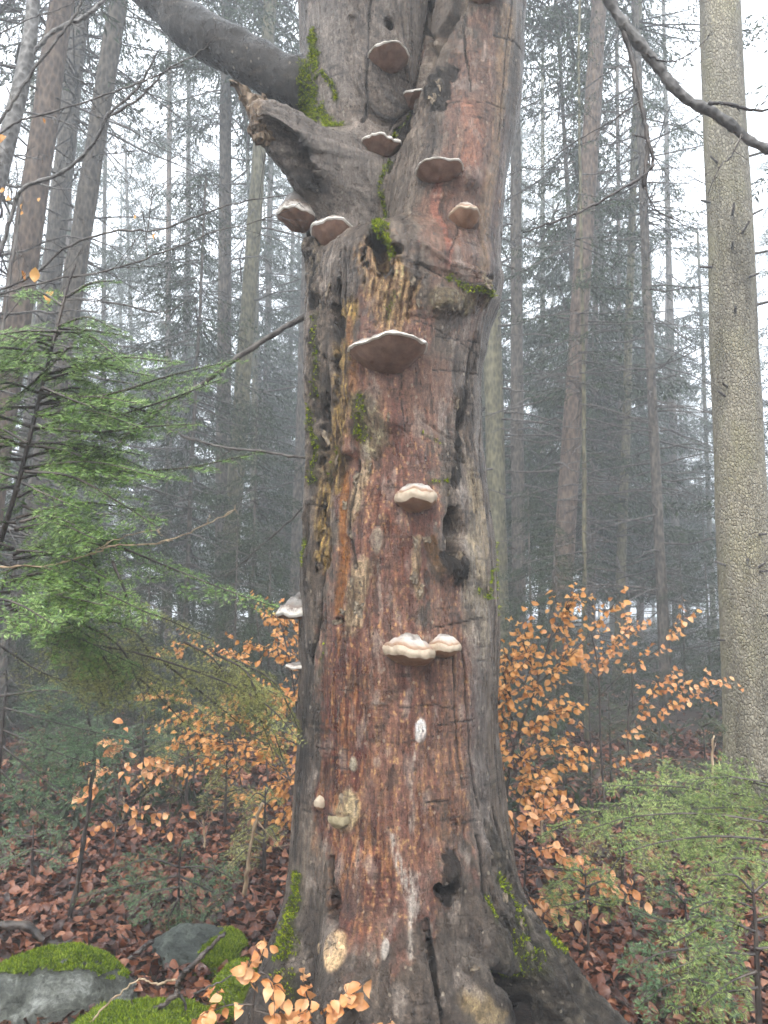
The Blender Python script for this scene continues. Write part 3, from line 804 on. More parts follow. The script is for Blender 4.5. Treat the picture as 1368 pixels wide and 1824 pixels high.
def flake_mesh(w, h, curl, rng):
    """thin torn plate of bark, curled at its edge, with thickness"""
    n, m = 5, 6
    u, v_ = np.meshgrid(np.linspace(-1, 1, n), np.linspace(-1, 1, m), indexing='ij')
    edge = np.maximum(np.abs(u), np.abs(v_))
    x = u * w * (1 + 0.25 * rng.normal(size=u.shape) * (edge > 0.9)); z = v_ * h * (1 + 0.22 * rng.normal(size=u.shape) * (edge > 0.9))
    y = curl * (u * 0.5 + 0.5) ** 2 * w + 0.1 * w * rng.normal(size=u.shape)
    top = np.stack([x, y, z], -1).reshape(-1, 3); bot = top.copy(); bot[:, 1] -= 0.005
    i, j = np.meshgrid(np.arange(n - 1), np.arange(m - 1), indexing='ij'); a = (i * m + j).ravel()
    q = np.stack([a, a + m, a + m + 1, a + 1], 1); q2 = q[:, ::-1] + n * m
    rim = [k for k in range(m)] + [k * m + m - 1 for k in range(1, n)] + [(n - 1) * m + k for k in range(m - 2, -1, -1)] + [k * m for k in range(n - 2, 0, -1)]
    s = [(rim[k], rim[(k + 1) % len(rim)], rim[(k + 1) % len(rim)] + n * m, rim[k] + n * m) for k in range(len(rim))]
    return np.concatenate([top, bot]), np.concatenate([q, q2, np.array(s)])
for px, py, w, h, c in [(655, 735, 16, 12, .6), (690, 745, 14, 16, .8), (676, 780, 16, 10, .6), (640, 855, 14, 22, .5), (655, 835, 12, 14, .8), (625, 1040, 12, 16, .7), (648, 1035, 12, 18, .8), (640, 1085, 14, 16, .5), (610, 1090, 14, 8, .9), (600, 1108, 14, 7, .8),
                        (742, 975, 9, 20, .7), (738, 1030, 10, 14, .8), (750, 1050, 7, 12, .6), (615, 900, 6, 14, .8), (628, 950, 6, 12, .8), (760, 962, 12, 8, .8), (812, 545, 14, 9, .8), (790, 548, 16, 7, .6), (868, 505, 10, 12, .6), (735, 500, 8, 16, .8), (745, 540, 8, 14, .7),
                        (785, 150, 10, 18, .7), (772, 175, 9, 14, .6), (820, 990, 10, 14, .7), (870, 1050, 10, 8, .7), (612, 1425, 14, 16, .7), (632, 1435, 12, 18, .6), (592, 1690, 18, 14, .5), (583, 520, 8, 16, .6), (556, 470, 7, 18, .9), (562, 435, 6, 16, .9),
                        (845, 1725, 14, 10, .8), (880, 1745, 14, 9, .9), (860, 1770, 12, 14, .7), (600, 820, 8, 14, .8), (580, 780, 8, 18, .8), (815, 720, 8, 16, .7), (822, 800, 8, 16, .8), (800, 880, 10, 8, .7), (560, 610, 8, 14, .8), (900, 1600, 8, 14, .7), (930, 1650, 10, 12, .7), (905, 1690, 9, 12, .7)]:
    P, n_ = trunk_hit(px, py); k = px_size(P); nh = n_.copy(); nh[2] *= .3; nh /= np.linalg.norm(nh)
    r = np.cross((0, 0, 1), nh); r /= np.linalg.norm(r); r = -r if random.random() < .5 else r
    v, q = flake_mesh(w * k * random.uniform(.45, .75), h * k * random.uniform(.5, .85), c, RNG)
    up = np.cross(nh, r); ang = random.uniform(-.5, .5); r2 = r * math.cos(ang) + up * math.sin(ang); up2 = np.cross(nh, r2)
    W = P + v[:, :1] * r2 + v[:, 1:2] * nh + v[:, 2:3] * up2
    mb = MB(); mb.add(W, quads=q); mb.build('bark_flake', M_FLAKE, beech, False)
# ------------------------------------------------------------------ bracket fungi: each a thing of its own on the bark
def fungus_mats():
    def cap(name, stops, dark):
        m, nt, out = new_mat(name); g = NT(nt)
        tc = g.n('TexCoord'); sp = g.n('SeparateXYZ'); g.l(tc.outputs['UV'], sp.inputs[0]) if False else None
        at_ = g.n('Attribute'); at_.attribute_name = 'ring'
        nz = g.noise(g.coord(), 60, 5, .7)
        f = g.math('ADD', at_.outputs['Fac'], g.math('MULTIPLY', g.math('SUBTRACT', nz, .5), .35))
        zone = g.n('TexWave'); zone.inputs['Scale'].default_value = 1.0
        c = g.ramp(f, stops)
        c = g.mix(1, c, g.ramp(nz, [(.3, (.6, .58, .56)), (.6, (1.05, 1.05, 1.05))]), 'MULTIPLY')
        g.principled(out, c, .5, g.bump(nz, .4, .006))
        return m
    grey = cap('grey_crust', [(0, srgb(96, 90, 86)), (.35, srgb(120, 114, 110)), (.55, srgb(92, 84, 78)), (.72, srgb(150, 144, 138)), (.88, srgb(116, 96, 82)), (1, srgb(206, 198, 188))], 0)
    pale = cap('pale_crust', [(0, srgb(120, 110, 104)), (.4, srgb(150, 142, 134)), (.62, srgb(190, 184, 178)), (.85, srgb(176, 156, 138)), (1, srgb(136, 100, 74))], 0)
    def plain(name, a, b, rough, sc):
        m, nt, out = new_mat(name); g = NT(nt)
        nz = g.noise(g.coord(), sc * .5, 6, .75)
        g.principled(out, g.ramp(nz, [(.3, a), (.68, b)]), rough, g.bump(nz, .3, .004)); return m
    white = plain('white_margin', srgb(186, 176, 164), srgb(226, 220, 210), .55, 70)
    cream = plain('cream_margin', srgb(156, 136, 114), srgb(190, 174, 152), .55, 60)
    pores = plain('brown_pores', srgb(106, 80, 66), srgb(150, 116, 98), .75, 50)
    tan = plain('tan_pores', srgb(140, 104, 82), srgb(166, 130, 104), .75, 50)
    dead = plain('decayed_bracket', srgb(84, 72, 54), srgb(176, 162, 128), .8, 45)
    return grey, pale, white, cream, pores, tan, dead
F_GREY, F_PALE, F_WHITE, F_CREAM, F_PORE, F_TAN, F_DEAD = fungus_mats()

def bracket(label, px, py, w, p, dome, rim, drop, mats, out_dir=None, tilt=0.0, P=None, seed=0, back=0.035, lumps=0.05):
    """shelf fungus; sizes in photograph pixels at its own distance"""
    rng = np.random.default_rng(100 + seed)
    if P is None: P, n_ = trunk_hit(px, py)
    else: n_ = np.array((0, -1.0, 0))
    k = px_size(P)
    if out_dir is None:
        d = np.array((n_[0] * .6, min(n_[1], -0.35), 0))
    else: d = np.array(out_dir, float)
    d /= np.linalg.norm(d); r = np.cross((0, 0, 1), -d); r = np.cross(d, (0, 0, 1))
    w, p, dome, rim, drop = (q * k for q in (w, p, dome, rim, drop))
    nphi, ns = 44, 11
    phi = np.linspace(-0.12, math.pi + 0.12, nphi)
    nz = sum(rng.normal() * np.sin(phi * f + rng.uniform(0, 6)) / f for f in (2, 3, 5, 7, 11, 17)) * lumps * 1.5
    ox = w / 2 * np.cos(phi) * (1 + nz * .6); oy = p * np.sign(np.sin(phi)) * np.abs(np.sin(phi)) ** .8 * (1 + nz)
    oz = (nz * .5 + .03 * np.sin(phi * 13 + seed)) * rim + np.sin(phi * 4 + seed) * .04 * p
    def ring(s, z, grow=1.0):
        x = ox * s * grow; y = oy * s * grow - back * (1 - s) * 0.6
        wob = 0.02 * dome * np.sin(phi * 9 + s * 7 + seed)
        return np.stack([x, y, z + oz * s + wob + tilt * x], 1)
    S = np.linspace(0, 1, ns)
    top = [ring(s, dome * ((1 - s ** 1.6) ** 1.0) + dome * .05 * math.sin(s * 22)) for s in S]
    rimr = [ring(1, -rim * t, 1 + 0.055 * math.sin(math.pi * t)) for t in np.linspace(0, 1, 5)]
    und = [ring(s, -rim - 1.35 * drop * (1 - s ** 2.0)) for s in S[::-1]]
    M = Matrix.Identity(4)
    root = empty('bracket_fungus', P, label, 'fungus', 'bracket fungi on the old beech')
    def surf(name, rings, mat, parent, att=None):
        v = np.concatenate(rings); n = len(rings)
        v = v[:, 1:2] * d + v[:, :1] * r + v[:, 2:3] * np.array((0, 0, 1.0)) + P
        _l = np.stack([fbm(v[:, 0] * f_ + seed * 3.1, v[:, 1] * f_, v[:, 2] * f_, 3) for f_ in (22,)], 1)[:, 0]
        v = v + np.array((0, 0, 1.0)) * (_l * .010 * (1 if name != 'margin' else 1))[:, None]
        i = np.arange(n - 1)[:, None] * nphi; j = np.arange(nphi - 1)[None, :]
        q = np.stack([i + j, i + nphi + j, i + nphi + j + 1, i + j + 1], -1).reshape(-1, 4)
        mb = MB(); mb.add(v, quads=q); o = mb.build(name, mat, parent)
        if att is not None:
            a = o.data.attributes.new('ring', 'FLOAT', 'POINT'); a.data.foreach_set('value', np.repeat(att, nphi).astype(np.float32))
        return o
    crust = surf('cap', top, mats[0], root, S)
    surf('margin', rimr, mats[1], crust)
    surf('pore_surface', und, mats[2], root)
    return root
G = (F_GREY, F_WHITE, F_PORE); C_ = (F_PALE, F_CREAM, F_TAN)
FUNGI = [
    bracket('round brown-bottomed bracket fungus just below the small woodpecker hole', 692, 103, 72, 40, 14, 4, 16, G, seed=1),
    bracket('small dark bracket fungus wedged in the cleft between the two stems', 733, 176, 44, 30, 14, 4, 10, G, seed=2),
    bracket('grey bracket fungus with ragged top edge above the mossy fork cleft', 677, 258, 66, 36, 14, 5, 16, G, seed=3, lumps=.12),
    bracket('wide flat bracket fungus beside the round knot on the reddish stem', 783, 303, 84, 40, 12, 4, 16, G, seed=4),
    bracket('small pale peaked bracket fungus under the round knot', 826, 384, 54, 34, 26, 5, 18, (F_PALE, F_CREAM, F_TAN), seed=5),
    bracket('grey cone-topped bracket fungus hanging under the broken limb stub', 536, 388, 66, 48, 62, 6, 14, G, out_dir=(-.55, -.8, 0), seed=6),
    bracket('thick brown-bottomed bracket fungus paired beside the cone-topped one', 594, 412, 78, 50, 26, 6, 28, G, out_dir=(-.1, -1, 0), seed=7, lumps=.09),
    bracket('largest bracket fungus, broad with thin white margin, mid trunk', 692, 622, 138, 74, 30, 6, 30, G, seed=8, back=.05, out_dir=(0.05, -1, 0)),
    bracket('cream thick-lipped bracket fungus alone above the dark knot hole', 740, 881, 75, 44, 24, 15, 14, C_, seed=9, lumps=.1),
    bracket('biggest of the two cream fungi side by side, with whitish crust top', 730, 1152, 90, 50, 26, 15, 14, C_, seed=10, tilt=.12, lumps=.1),
    bracket('small cream bracket fungus touching the larger whitish one', 790, 1146, 56, 36, 18, 13, 10, C_, seed=11, lumps=.08),
    bracket('grey hoof-shaped bracket fungus jutting from the trunk side above orange leaves', 540, 1090, 60, 50, 40, 9, 4, (F_GREY, F_WHITE, F_TAN), out_dir=(-1, -.25, 0), P=at(543, 1088, 3.24), seed=12),
    bracket('thin dark bracket fungus low on the trunk side under the hoof-shaped one', 540, 1184, 46, 32, 8, 5, 3, G, out_dir=(-1, -.2, 0), P=at(540, 1184, 3.22), seed=13),
    bracket('tiny pale knob fungus beside the decayed bracket', 571, 1426, 20, 14, 9, 8, 5, (F_CREAM, F_CREAM, F_TAN), seed=14, back=.012),
    bracket('decayed hollow tan bracket remnant low on the red stained bark', 606, 1452, 44, 16, -10, 12, 10, (F_DEAD, F_DEAD, F_DEAD), seed=15, lumps=.2, back=.012),
    bracket('dark bracket fungus high on the reddish stem', 862, -14, 62, 36, 12, 5, 14, G, seed=16),
]
# ------------------------------------------------------------------ ground
def ground_h(x, y):
    x = np.asarray(x, float); y = np.asarray(y, float)
    h = 0.06 * fbm(x * .5, y * .5, 0 * x + .5, 3) + 0.02 * fbm(x * 2.2, y * 2.2, 0 * x + 3.5, 3)
    far = np.clip((np.hypot(x, y - 3) - 6) / 30, 0, 1)
    h = h + far * 1.0 * fbm(x * .06, y * .06, 0 * x + 7.5, 2) + 0.10 * np.exp(-((x + 1.6) ** 2 + (y - 3.4) ** 2) / .8)
    return h + 0.03 * np.exp(-((x - .07) ** 2 + (y - TY) ** 2) / .6)
def axis_(c, near, far, step):
    a = np.arange(-near, near + 1e-6, step)
    g = near * (far / near) ** (np.linspace(0, 1, 26)[1:])
    return np.concatenate([-g[::-1], a, g]) + c
gx, gy = axis_(0, 6, 115, .12), axis_(6, 6, 115, .12)
GX, GY = np.meshgrid(gx, gy, indexing='ij'); GZ = ground_h(GX.ravel(), GY.ravel())
n_, m_ = GX.shape
i, j = np.meshgrid(np.arange(n_ - 1), np.arange(m_ - 1), indexing='ij'); a = (i * m_ + j).ravel()
M_SOIL, nt, out = new_mat('forest_soil'); g = NT(nt)
nz = g.noise(g.coord(), 3.5, 8, .7); nz2 = g.noise(g.coord(), 38, 5, .75)
g.principled(out, g.mix(1, g.ramp(nz2, [(.3, srgb(24, 18, 14)), (.5, srgb(52, 36, 26)), (.7, srgb(84, 60, 42))]), g.ramp(nz, [(.3, (.5, .5, .5)), (.65, (1, 1, 1))]), 'MULTIPLY'), .75, g.bump(nz2, .8, .03))
mb = MB(); mb.add(np.stack([GX.ravel(), GY.ravel(), GZ], 1), quads=np.stack([a, a + m_, a + m_ + 1, a + 1], 1))
ground = mb.build('ground', M_SOIL); tag(ground, kind='structure')

# ---- beech leaf: folded, pointed, wavy; the shared shape of every leaf
def leaf_shape(L, W, fold, curl, rng):
    t = np.array([0, .15, .38, .62, .84, 1.0]); wd = np.array([.05, .62, 1.0, .86, .42, 0.0]) * W / 2
    y = t * L; zc = curl * L * (t - .5) ** 2 * 2.2
    v = []
    for k in range(6):
        e = fold * wd[k] + rng.normal() * .05 * W
        v += [(-wd[k], y[k], zc[k] + e), (0, y[k], zc[k]), (wd[k], y[k], zc[k] + fold * wd[k] + rng.normal() * .05 * W)]
    q = []
    for k in range(5):
        b = 3 * k; q += [(b, b + 1, b + 4, b + 3), (b + 1, b + 2, b + 5, b + 4)]
    return np.array(v), np.array(q)
_lr = np.random.default_rng(11)
LEAF_V = [leaf_shape(.072, .048, f, c, _lr) for f, c in ((.35, .35), (.6, -.25), (.15, .6), (.5, .1), (-.4, .4), (.25, -.5))]
M_LITTER = leafy('fallen_leaves', [(0.0, srgb(30, 16, 11)), (.3, srgb(66, 35, 23)), (.55, srgb(104, 59, 39)), (.8, srgb(142, 90, 64)), (1.0, srgb(184, 136, 106))], .42, .12, 'island', .5, 25)
M_LEAFG = leafy('fallen_leaf', [(0.0, srgb(52, 27, 18)), (.5, srgb(112, 64, 43)), (1.0, srgb(182, 130, 100))], .4, .12, 'object', .5, 25)
M_LEAFO = leafy('orange_beech_leaf', [(0.0, srgb(176, 108, 54)), (.35, srgb(212, 148, 78)), (.7, srgb(226, 170, 100)), (1.0, srgb(232, 190, 136))], .42, .35, 'object', .45, 30)
M_LEAFP = leafy('pinkish_beech_leaf', [(0.0, srgb(186, 116, 64)), (.5, srgb(218, 156, 100)), (1.0, srgb(230, 186, 142))], .34, .3, 'object', .5, 30)
M_LEAFI = leafy('orange_leaf_mass', [(0.0, srgb(166, 104, 56)), (.4, srgb(208, 146, 80)), (1.0, srgb(228, 178, 118))], .45, .35, 'island', .4, 30)
LEAF_ME = {}
def leaf_mesh(kind, mat):
    key = (kind, mat.name)
    if key not in LEAF_ME:
        v, q = LEAF_V[kind]; b = MB(); b.add(v, quads=q); LEAF_ME[key] = b.mesh('leaf', mat)
    return LEAF_ME[key]

def frames(dirs, ups):
    """rotation matrices with y along dirs"""
    y = dirs / (np.linalg.norm(dirs, axis=1)[:, None] + 1e-9)
    x = np.cross(y, ups); x /= np.linalg.norm(x, axis=1)[:, None] + 1e-9
    z = np.cross(x, y)
    return np.stack([x, y, z], -1)
def leaf_batch(mb, P, R, S, rng):
    kinds = rng.integers(0, len(LEAF_V), len(P))
    for k, (v, q) in enumerate(LEAF_V):
        m = np.nonzero(kinds == k)[0]
        if not len(m): continue
        w = np.einsum('nij,vj->nvi', R[m], v) * S[m][:, None, None] + P[m][:, None, :]
        qq = (q[None] + (np.arange(len(m)) * len(v))[:, None, None]).reshape(-1, 4)
        mb.add(w.reshape(-1, 3), quads=qq)

def leaf_objects(parent, P, R, S, mat, rng, name='leaf'):
    inv = Matrix.Translation(-Vector(parent.location)) if parent is not None else None
    for p, r, s in zip(P, R, S):
        o = bpy.data.objects.new(name, leaf_mesh(int(rng.integers(0, len(LEAF_V))), mat)); COL.objects.link(o)
        m = Matrix.Identity(4)
        for a_ in range(3):
            for b_ in range(3): m[a_][b_] = float(r[a_][b_]) * float(s)
            m[a_][3] = float(p[a_])
        if parent is not None:
            o.parent = parent; o.matrix_parent_inverse = inv
        o.matrix_basis = m

# ---- leaf litter: the largest ones single, the rest as a mass
def litter_points(n, x0, x1, y0, y1, rng):
    x = rng.uniform(x0, x1, n); y = rng.uniform(y0, y1, n)
    return x, y
def litter_frames(n, rng, tilt=.42):
    a = rng.uniform(0, 2 * math.pi, n)
    d = np.stack([np.cos(a), np.sin(a), rng.normal(size=n) * tilt], 1)
    u = np.stack([rng.normal(size=n) * tilt, rng.normal(size=n) * tilt, np.ones(n)], 1) * rng.choice([1, -1], n)[:, None]
    return frames(d, u)
rl = np.random.default_rng(21)
mb = MB()
for n, box in ((15000, (-2.6, 2.6, 2.7, 5.6)), (13000, (-4.5, 4.5, 5.4, 10.0)), (2500, (-9, 9, 9.8, 16))):
    x, y = litter_points(n, *box, rl)
    o_ = np.hypot(x - .08, y - TY) > .56; x, y = x[o_], y[o_]; n = len(x)
    z = ground_h(x, y) + rl.uniform(.003, .04, n)
    leaf_batch(mb, np.stack([x, y, z], 1), litter_frames(n, rl), rl.uniform(.65, 1.15, n) * (1 if box[3] < 7 else 1.25), rl)
lit = mb.build('leaf_litter', M_LITTER); tag(lit, 'wet red-brown beech leaves covering the forest floor', 'leaf litter', kind='stuff')
# the nearest ones that the picture shows
pts = []
while len(pts) < 280:
    side = rl.random()
    px, py = (rl.uniform(0, 470), rl.uniform(1600, 1824)) if side < .6 else (rl.uniform(1010, 1368), rl.uniform(1640, 1824))
    d = ray(px, py); t = (0.03 - CAM[2]) / d[2]; P = CAM + d * t
    pts.append((P[0], P[1], float(ground_h(P[:1], P[1:2])[0]) + rl.uniform(.03, .05)))
pts = np.array(pts)
leaf_objects(ground, pts, litter_frames(len(pts), rl, .3), rl.uniform(.75, 1.15, len(pts)), M_LEAFG, rl)

# ------------------------------------------------------------------ rocks
def rock_mat(name, a, b, c):
    m, nt, out = new_mat(name); g = NT(nt)
    n1 = g.noise(g.coord(), 5, 8, .7, .5); n2 = g.noise(g.coord(), 45, 5, .75)
    col = g.mix(1, g.ramp(n1, [(.34, a), (.5, b), (.62, c)]), g.ramp(n2, [(.32, (.4, .4, .4)), (.62, (1.3, 1.3, 1.3))]), 'MULTIPLY')
    g.principled(out, col, g.maprange(n1, .3, .7, .35, .7), g.bump(g.math('ADD', n1, g.math('MULTIPLY', n2, .5)), 1.0, .04)); return m
M_ROCK = rock_mat('pale_rock', srgb(44, 46, 40), srgb(98, 100, 92), srgb(158, 160, 154))
M_ROCKD = rock_mat('dark_rock', srgb(42, 46, 42), srgb(66, 72, 66), srgb(96, 102, 94))
M_MOSSB = leafy('lime_moss', [(0.0, srgb(62, 78, 18)), (0.4, srgb(108, 130, 32)), (0.75, srgb(144, 162, 48)), (1.0, srgb(180, 188, 84))], 0.8, 0.25, 'island', 0.2, 7)
M_MOSSF, nt, out = new_mat('moss_felt'); g = NT(nt); nz = g.noise(g.coord(), 70, 5, .75)
g.principled(out, g.ramp(nz, [(.3, srgb(48, 60, 16)), (.7, srgb(120, 136, 38))]), .9, g.bump(nz, 1, .01))
import bmesh
def rock(label, c, size, seed, mat, moss_at=None, moss_n=0, cuts=9, rot=0, face=False, moss_label=None, thick=.02):
    rng = np.random.default_rng(seed)
    bm = bmesh.new(); bmesh.ops.create_icosphere(bm, subdivisions=5, radius=1)
    v = np.array([q.co[:] for q in bm.verts]); f = np.array([[q.index for q in t.verts] for t in bm.faces]); bm.free()
    for _ in range(cuts):
        d = rng.normal(size=3); d /= np.linalg.norm(d); h = rng.uniform(.62, .88)
        s = v @ d; over = np.maximum(s - h, 0); v = v - d * (over * .92)[:, None]
    if face:                                     # a broken, steep front
        for d, h in (((.12, -.95, .30), .62), ((-.3, -.8, .5), .70), ((.65, -.6, .3), .74)):
            d = np.array(d) / np.linalg.norm(d); s = v @ d; v = v - d * (np.maximum(s - h, 0) * .95)[:, None]
    v *= (1 + .10 * fbm(v[:, 0] * 2 + seed, v[:, 1] * 2, v[:, 2] * 2, 4) + .07 * fbm(v[:, 0] * 7, v[:, 1] * 7 + seed, v[:, 2] * 7, 4))[:, None]
    cr, sr = math.cos(rot), math.sin(rot)
    v = v * np.asarray(size); v = np.stack([v[:, 0] * cr - v[:, 1] * sr, v[:, 0] * sr + v[:, 1] * cr, v[:, 2]], 1) + c
    root = empty('mossy_rock', (c[0], c[1], 0), label, 'rock')
    b = MB(); b.add(v, f); b.build('stone', mat, root)
    if moss_at is not None:
        fn = np.cross(v[f[:, 1]] - v[f[:, 0]], v[f[:, 2]] - v[f[:, 0]]); ar = np.linalg.norm(fn, axis=1); fn /= ar[:, None] + 1e-12
        ce = v[f].mean(1)
        w = moss_at(ce, fn) + .35 * fbm(ce[:, 0] * 9, ce[:, 1] * 9, ce[:, 2] * 9 + seed, 3)
        keep = w > .5
        vn = np.zeros_like(v); 
        for k in range(3): np.add.at(vn, f[:, k], fn)
        vn /= np.linalg.norm(vn, axis=1)[:, None] + 1e-12
        cnt = np.bincount(f[keep].ravel(), minlength=len(v)); tot = np.bincount(f.ravel(), minlength=len(v))
        inner = sst(.2, 1.0, cnt / np.maximum(tot, 1))
        lum = .6 + .8 * fbm(v[:, 0] * 16, v[:, 1] * 16, v[:, 2] * 16 + 5, 3)
        mv = v + vn * (inner * thick * np.clip(lum, .2, 1.6) + .001)[:, None]
        kf = f[keep]; used = np.unique(kf); mp = np.full(len(v), -1); mp[used] = np.arange(len(used))
        b = MB(); b.add(mv[used], mp[kf]); cushion = b.build('moss_cushion', M_MOSSF, root)
        p = ar[keep] / ar[keep].sum(); pick = rng.choice(np.nonzero(keep)[0], moss_n, p=p)
        bc = rng.dirichlet((1, 1, 1), moss_n); P = (mv[f[pick]] * bc[:, :, None]).sum(1)
        b = MB(); tv, tt = tufts(P, fn[pick], 2, .014, .0028, rng); b.add(tv, tt)
        o = b.build('moss', M_MOSSB, root, False); tag(o, moss_label, kind='stuff')
    return root
up = lambda lo: (lambda c, n: sst(lo, lo + .35, n[:, 2]))
Pq = at(85, 1800, 3.10)
rock('pale grey boulder with a lime moss cap along its top ridge', np.array((Pq[0] - .03, 3.16, -.015)), (.38, .27, .27), 5, M_ROCK,
     lambda c, n: sst(.5, .85, n[:, 2]) * sst(.10, .2, c[:, 2]) * sst(3.06, 3.2, c[:, 1]), 6000, cuts=14, rot=.2, face=True, thick=.012)
Pq = at(245, 1840, 2.98)
rock('low rock wholly covered in lime green moss beside the pale boulder', np.array((Pq[0], 2.98, .0)), (.30, .20, .13), 9, M_ROCKD, up(.0), 11000, cuts=6, rot=.25, thick=.03)
Pq = at(350, 1730, 3.55)
rock('dark flat rock with moss at its foot next to the beech roots', np.array((Pq[0], 3.60, .05)), (.24, .16, .15), 14, M_ROCKD,
     lambda c, n: sst(.1, .5, n[:, 2]) * sst(.06, .0, c[:, 2] - .10 - .25 * (c[:, 0] - Pq[0])) * sst(-.02, .06, c[:, 0] - Pq[0]), 6000, cuts=12, rot=-.3)
Pq = at(5, 1835, 2.88)
rock('small mossy stone in front of the pale boulder', np.array((Pq[0], 2.88, .02)), (.10, .10, .09), 15, M_ROCKD, up(-.2), 3500, cuts=6)
Pq = at(425, 1745, 3.22)
rock('moss cushion stone pressed against the beech root', np.array((Pq[0], 3.26, .05)), (.10, .12, .13), 17, M_ROCKD, up(-.5), 3500, cuts=5)
Pq = at(890, 1825, 2.78)
rock('small bright mossy stone at the hollow of the beech base', np.array((Pq[0], 2.78, .06)), (.09, .07, .085), 19, M_ROCKD, up(-.4), 3000, cuts=5)
# ------------------------------------------------------------------ the spruce forest in the fog
B_SPRUCE = bark_mat('spruce_bark', [(.2, srgb(34, 31, 28)), (.5, srgb(70, 63, 56)), (.8, srgb(106, 97, 86))], 26, 10, .75, .8)
B_RED = bark_mat('reddish_spruce_bark', [(.2, srgb(36, 29, 25)), (.5, srgb(76, 62, 53)), (.8, srgb(110, 94, 80))], 26, 10, .75, .8)
B_GREEN = bark_mat('algae_spruce_bark', [(.2, srgb(40, 38, 28)), (.5, srgb(80, 76, 56)), (.8, srgb(114, 108, 84))], 26, 10, .75, .8)
B_SMOOTH = bark_mat('grey_beech_bark', [(.2, srgb(52, 49, 46)), (.5, srgb(84, 80, 76)), (.8, srgb(124, 120, 116))], 30, 26, .5, .6)
B_TWIG = bark_mat('dead_twig', [(.2, srgb(40, 36, 33)), (.5, srgb(70, 64, 60)), (.8, srgb(104, 98, 92))], 30, 10, .7, .4)
B_DARKTWIG = bark_mat('wet_dark_twig', [(.2, srgb(24, 20, 18)), (.5, srgb(48, 40, 36)), (.8, srgb(84, 74, 66))], 30, 10, .5, .4)
B_PALETWIG = bark_mat('pale_brown_twig', [(.2, srgb(88, 72, 56)), (.5, srgb(140, 118, 92)), (.8, srgb(176, 156, 128))], 30, 10, .5, .3)
M_NEEDLE = leafy('spruce_needles', [(0.0, srgb(28, 36, 26)), (.4, srgb(46, 58, 38)), (.8, srgb(64, 78, 48)), (1.0, srgb(82, 96, 60))], .6, .15, 'island', .3, 6)

def flaky():
    m, nt, out = new_mat('flaky_pale_bark'); g = NT(nt)
    dis = g.n('VectorMath', operation='ADD')
    nzv = g.n('TexNoise'); nzv.inputs['Scale'].default_value = 12; nzv.inputs['Detail'].default_value = 4
    g.l(g.coord(), nzv.inputs['Vector'])
    sc = g.n('VectorMath', operation='SCALE'); sc.inputs['Scale'].default_value = .9; g.l(nzv.outputs['Color'], sc.inputs[0])
    g.l(g.coord((44, 44, 26)), dis.inputs[0]); g.l(sc.outputs[0], dis.inputs[1])
    v1 = g.n('TexVoronoi', feature='DISTANCE_TO_EDGE'); v1.inputs['Scale'].default_value = 1; g.l(dis.outputs[0], v1.inputs['Vector'])
    v2 = g.n('TexVoronoi', feature='F1'); v2.inputs['Scale'].default_value = 1; g.l(dis.outputs[0], v2.inputs['Vector'])
    big = g.noise(g.coord((1, 1, .6)), 2.2, 5, .65); fin = g.noise(g.coord(), 120, 4, .7)
    cell = g.n('SeparateColor'); g.l(v2.outputs['Color'], cell.inputs[0])
    base = g.ramp(cell.outputs[0], [(0, srgb(112, 104, 88)), (.5, srgb(128, 120, 102)), (1, srgb(146, 138, 120))])
    base = g.mix(g.ramp(big, [(.45, (0, 0, 0)), (.66, (.75, .75, .75))]), base, srgb(128, 122, 88))
    vis = g.ramp(g.noise(g.coord((1, 1, .7)), 7, 5, .7), [(.38, (.1, .1, .1)), (.62, (1, 1, 1))])
    base = g.mix(g.math('MULTIPLY', vis, g.ramp(v1.outputs[0], [(.0, (.8, .8, .8)), (.10, (0, 0, 0))])), base, srgb(66, 59, 50))
    base = g.mix(1, base, g.ramp(fin, [(.3, (.7, .7, .7)), (.65, (1.15, 1.15, 1.15))]), 'MULTIPLY')
    st = g.noise(g.coord((1, 1, .12)), 5, 5, .6)
    base = g.mix(1, base, g.ramp(st, [(.32, (.5, .48, .44)), (.5, (1, 1, 1)), (.68, (1.25, 1.24, 1.2))]), 'MULTIPLY')
    h = g.math('ADD', g.ramp(v1.outputs[0], [(0, (0, 0, 0)), (.2, (1, 1, 1))]), g.math('MULTIPLY', cell.outputs[1], .8))
    g.principled(out, base, .6, g.bump(h, .9, .012)); return m
B_FLAKY = flaky()

def spray(twB, twD, twL, step, el, ew, rng, spread=.55, both=True):
    """narrow three-cornered needle sprays along many straight twigs"""
    n = np.maximum((twL / step).astype(int), 1); idx = np.repeat(np.arange(len(twL)), n)
    t = rng.random(len(idx)); B = twB[idx] + twD[idx] * (t * twL[idx])[:, None]
    r = rng.normal(size=(len(idx), 3)); r /= np.linalg.norm(r, axis=1)[:, None]
    d = twD[idx] * .8 + r * spread; d[:, 2] -= .12; d /= np.linalg.norm(d, axis=1)[:, None]
    s = np.cross(d, rng.normal(size=(len(idx), 3))); s /= np.linalg.norm(s, axis=1)[:, None]
    L = el * rng.uniform(.6, 1.3, len(idx))[:, None]; W = ew * rng.uniform(.6, 1.2, len(idx))[:, None]
    v = np.stack([B - s * W * .5, B + d * L * .5 + s * W * .6, B + d * L, B + d * L * .45 - s * W * .7], 1).reshape(-1, 3)
    return v, np.arange(len(idx) * 4).reshape(-1, 4)

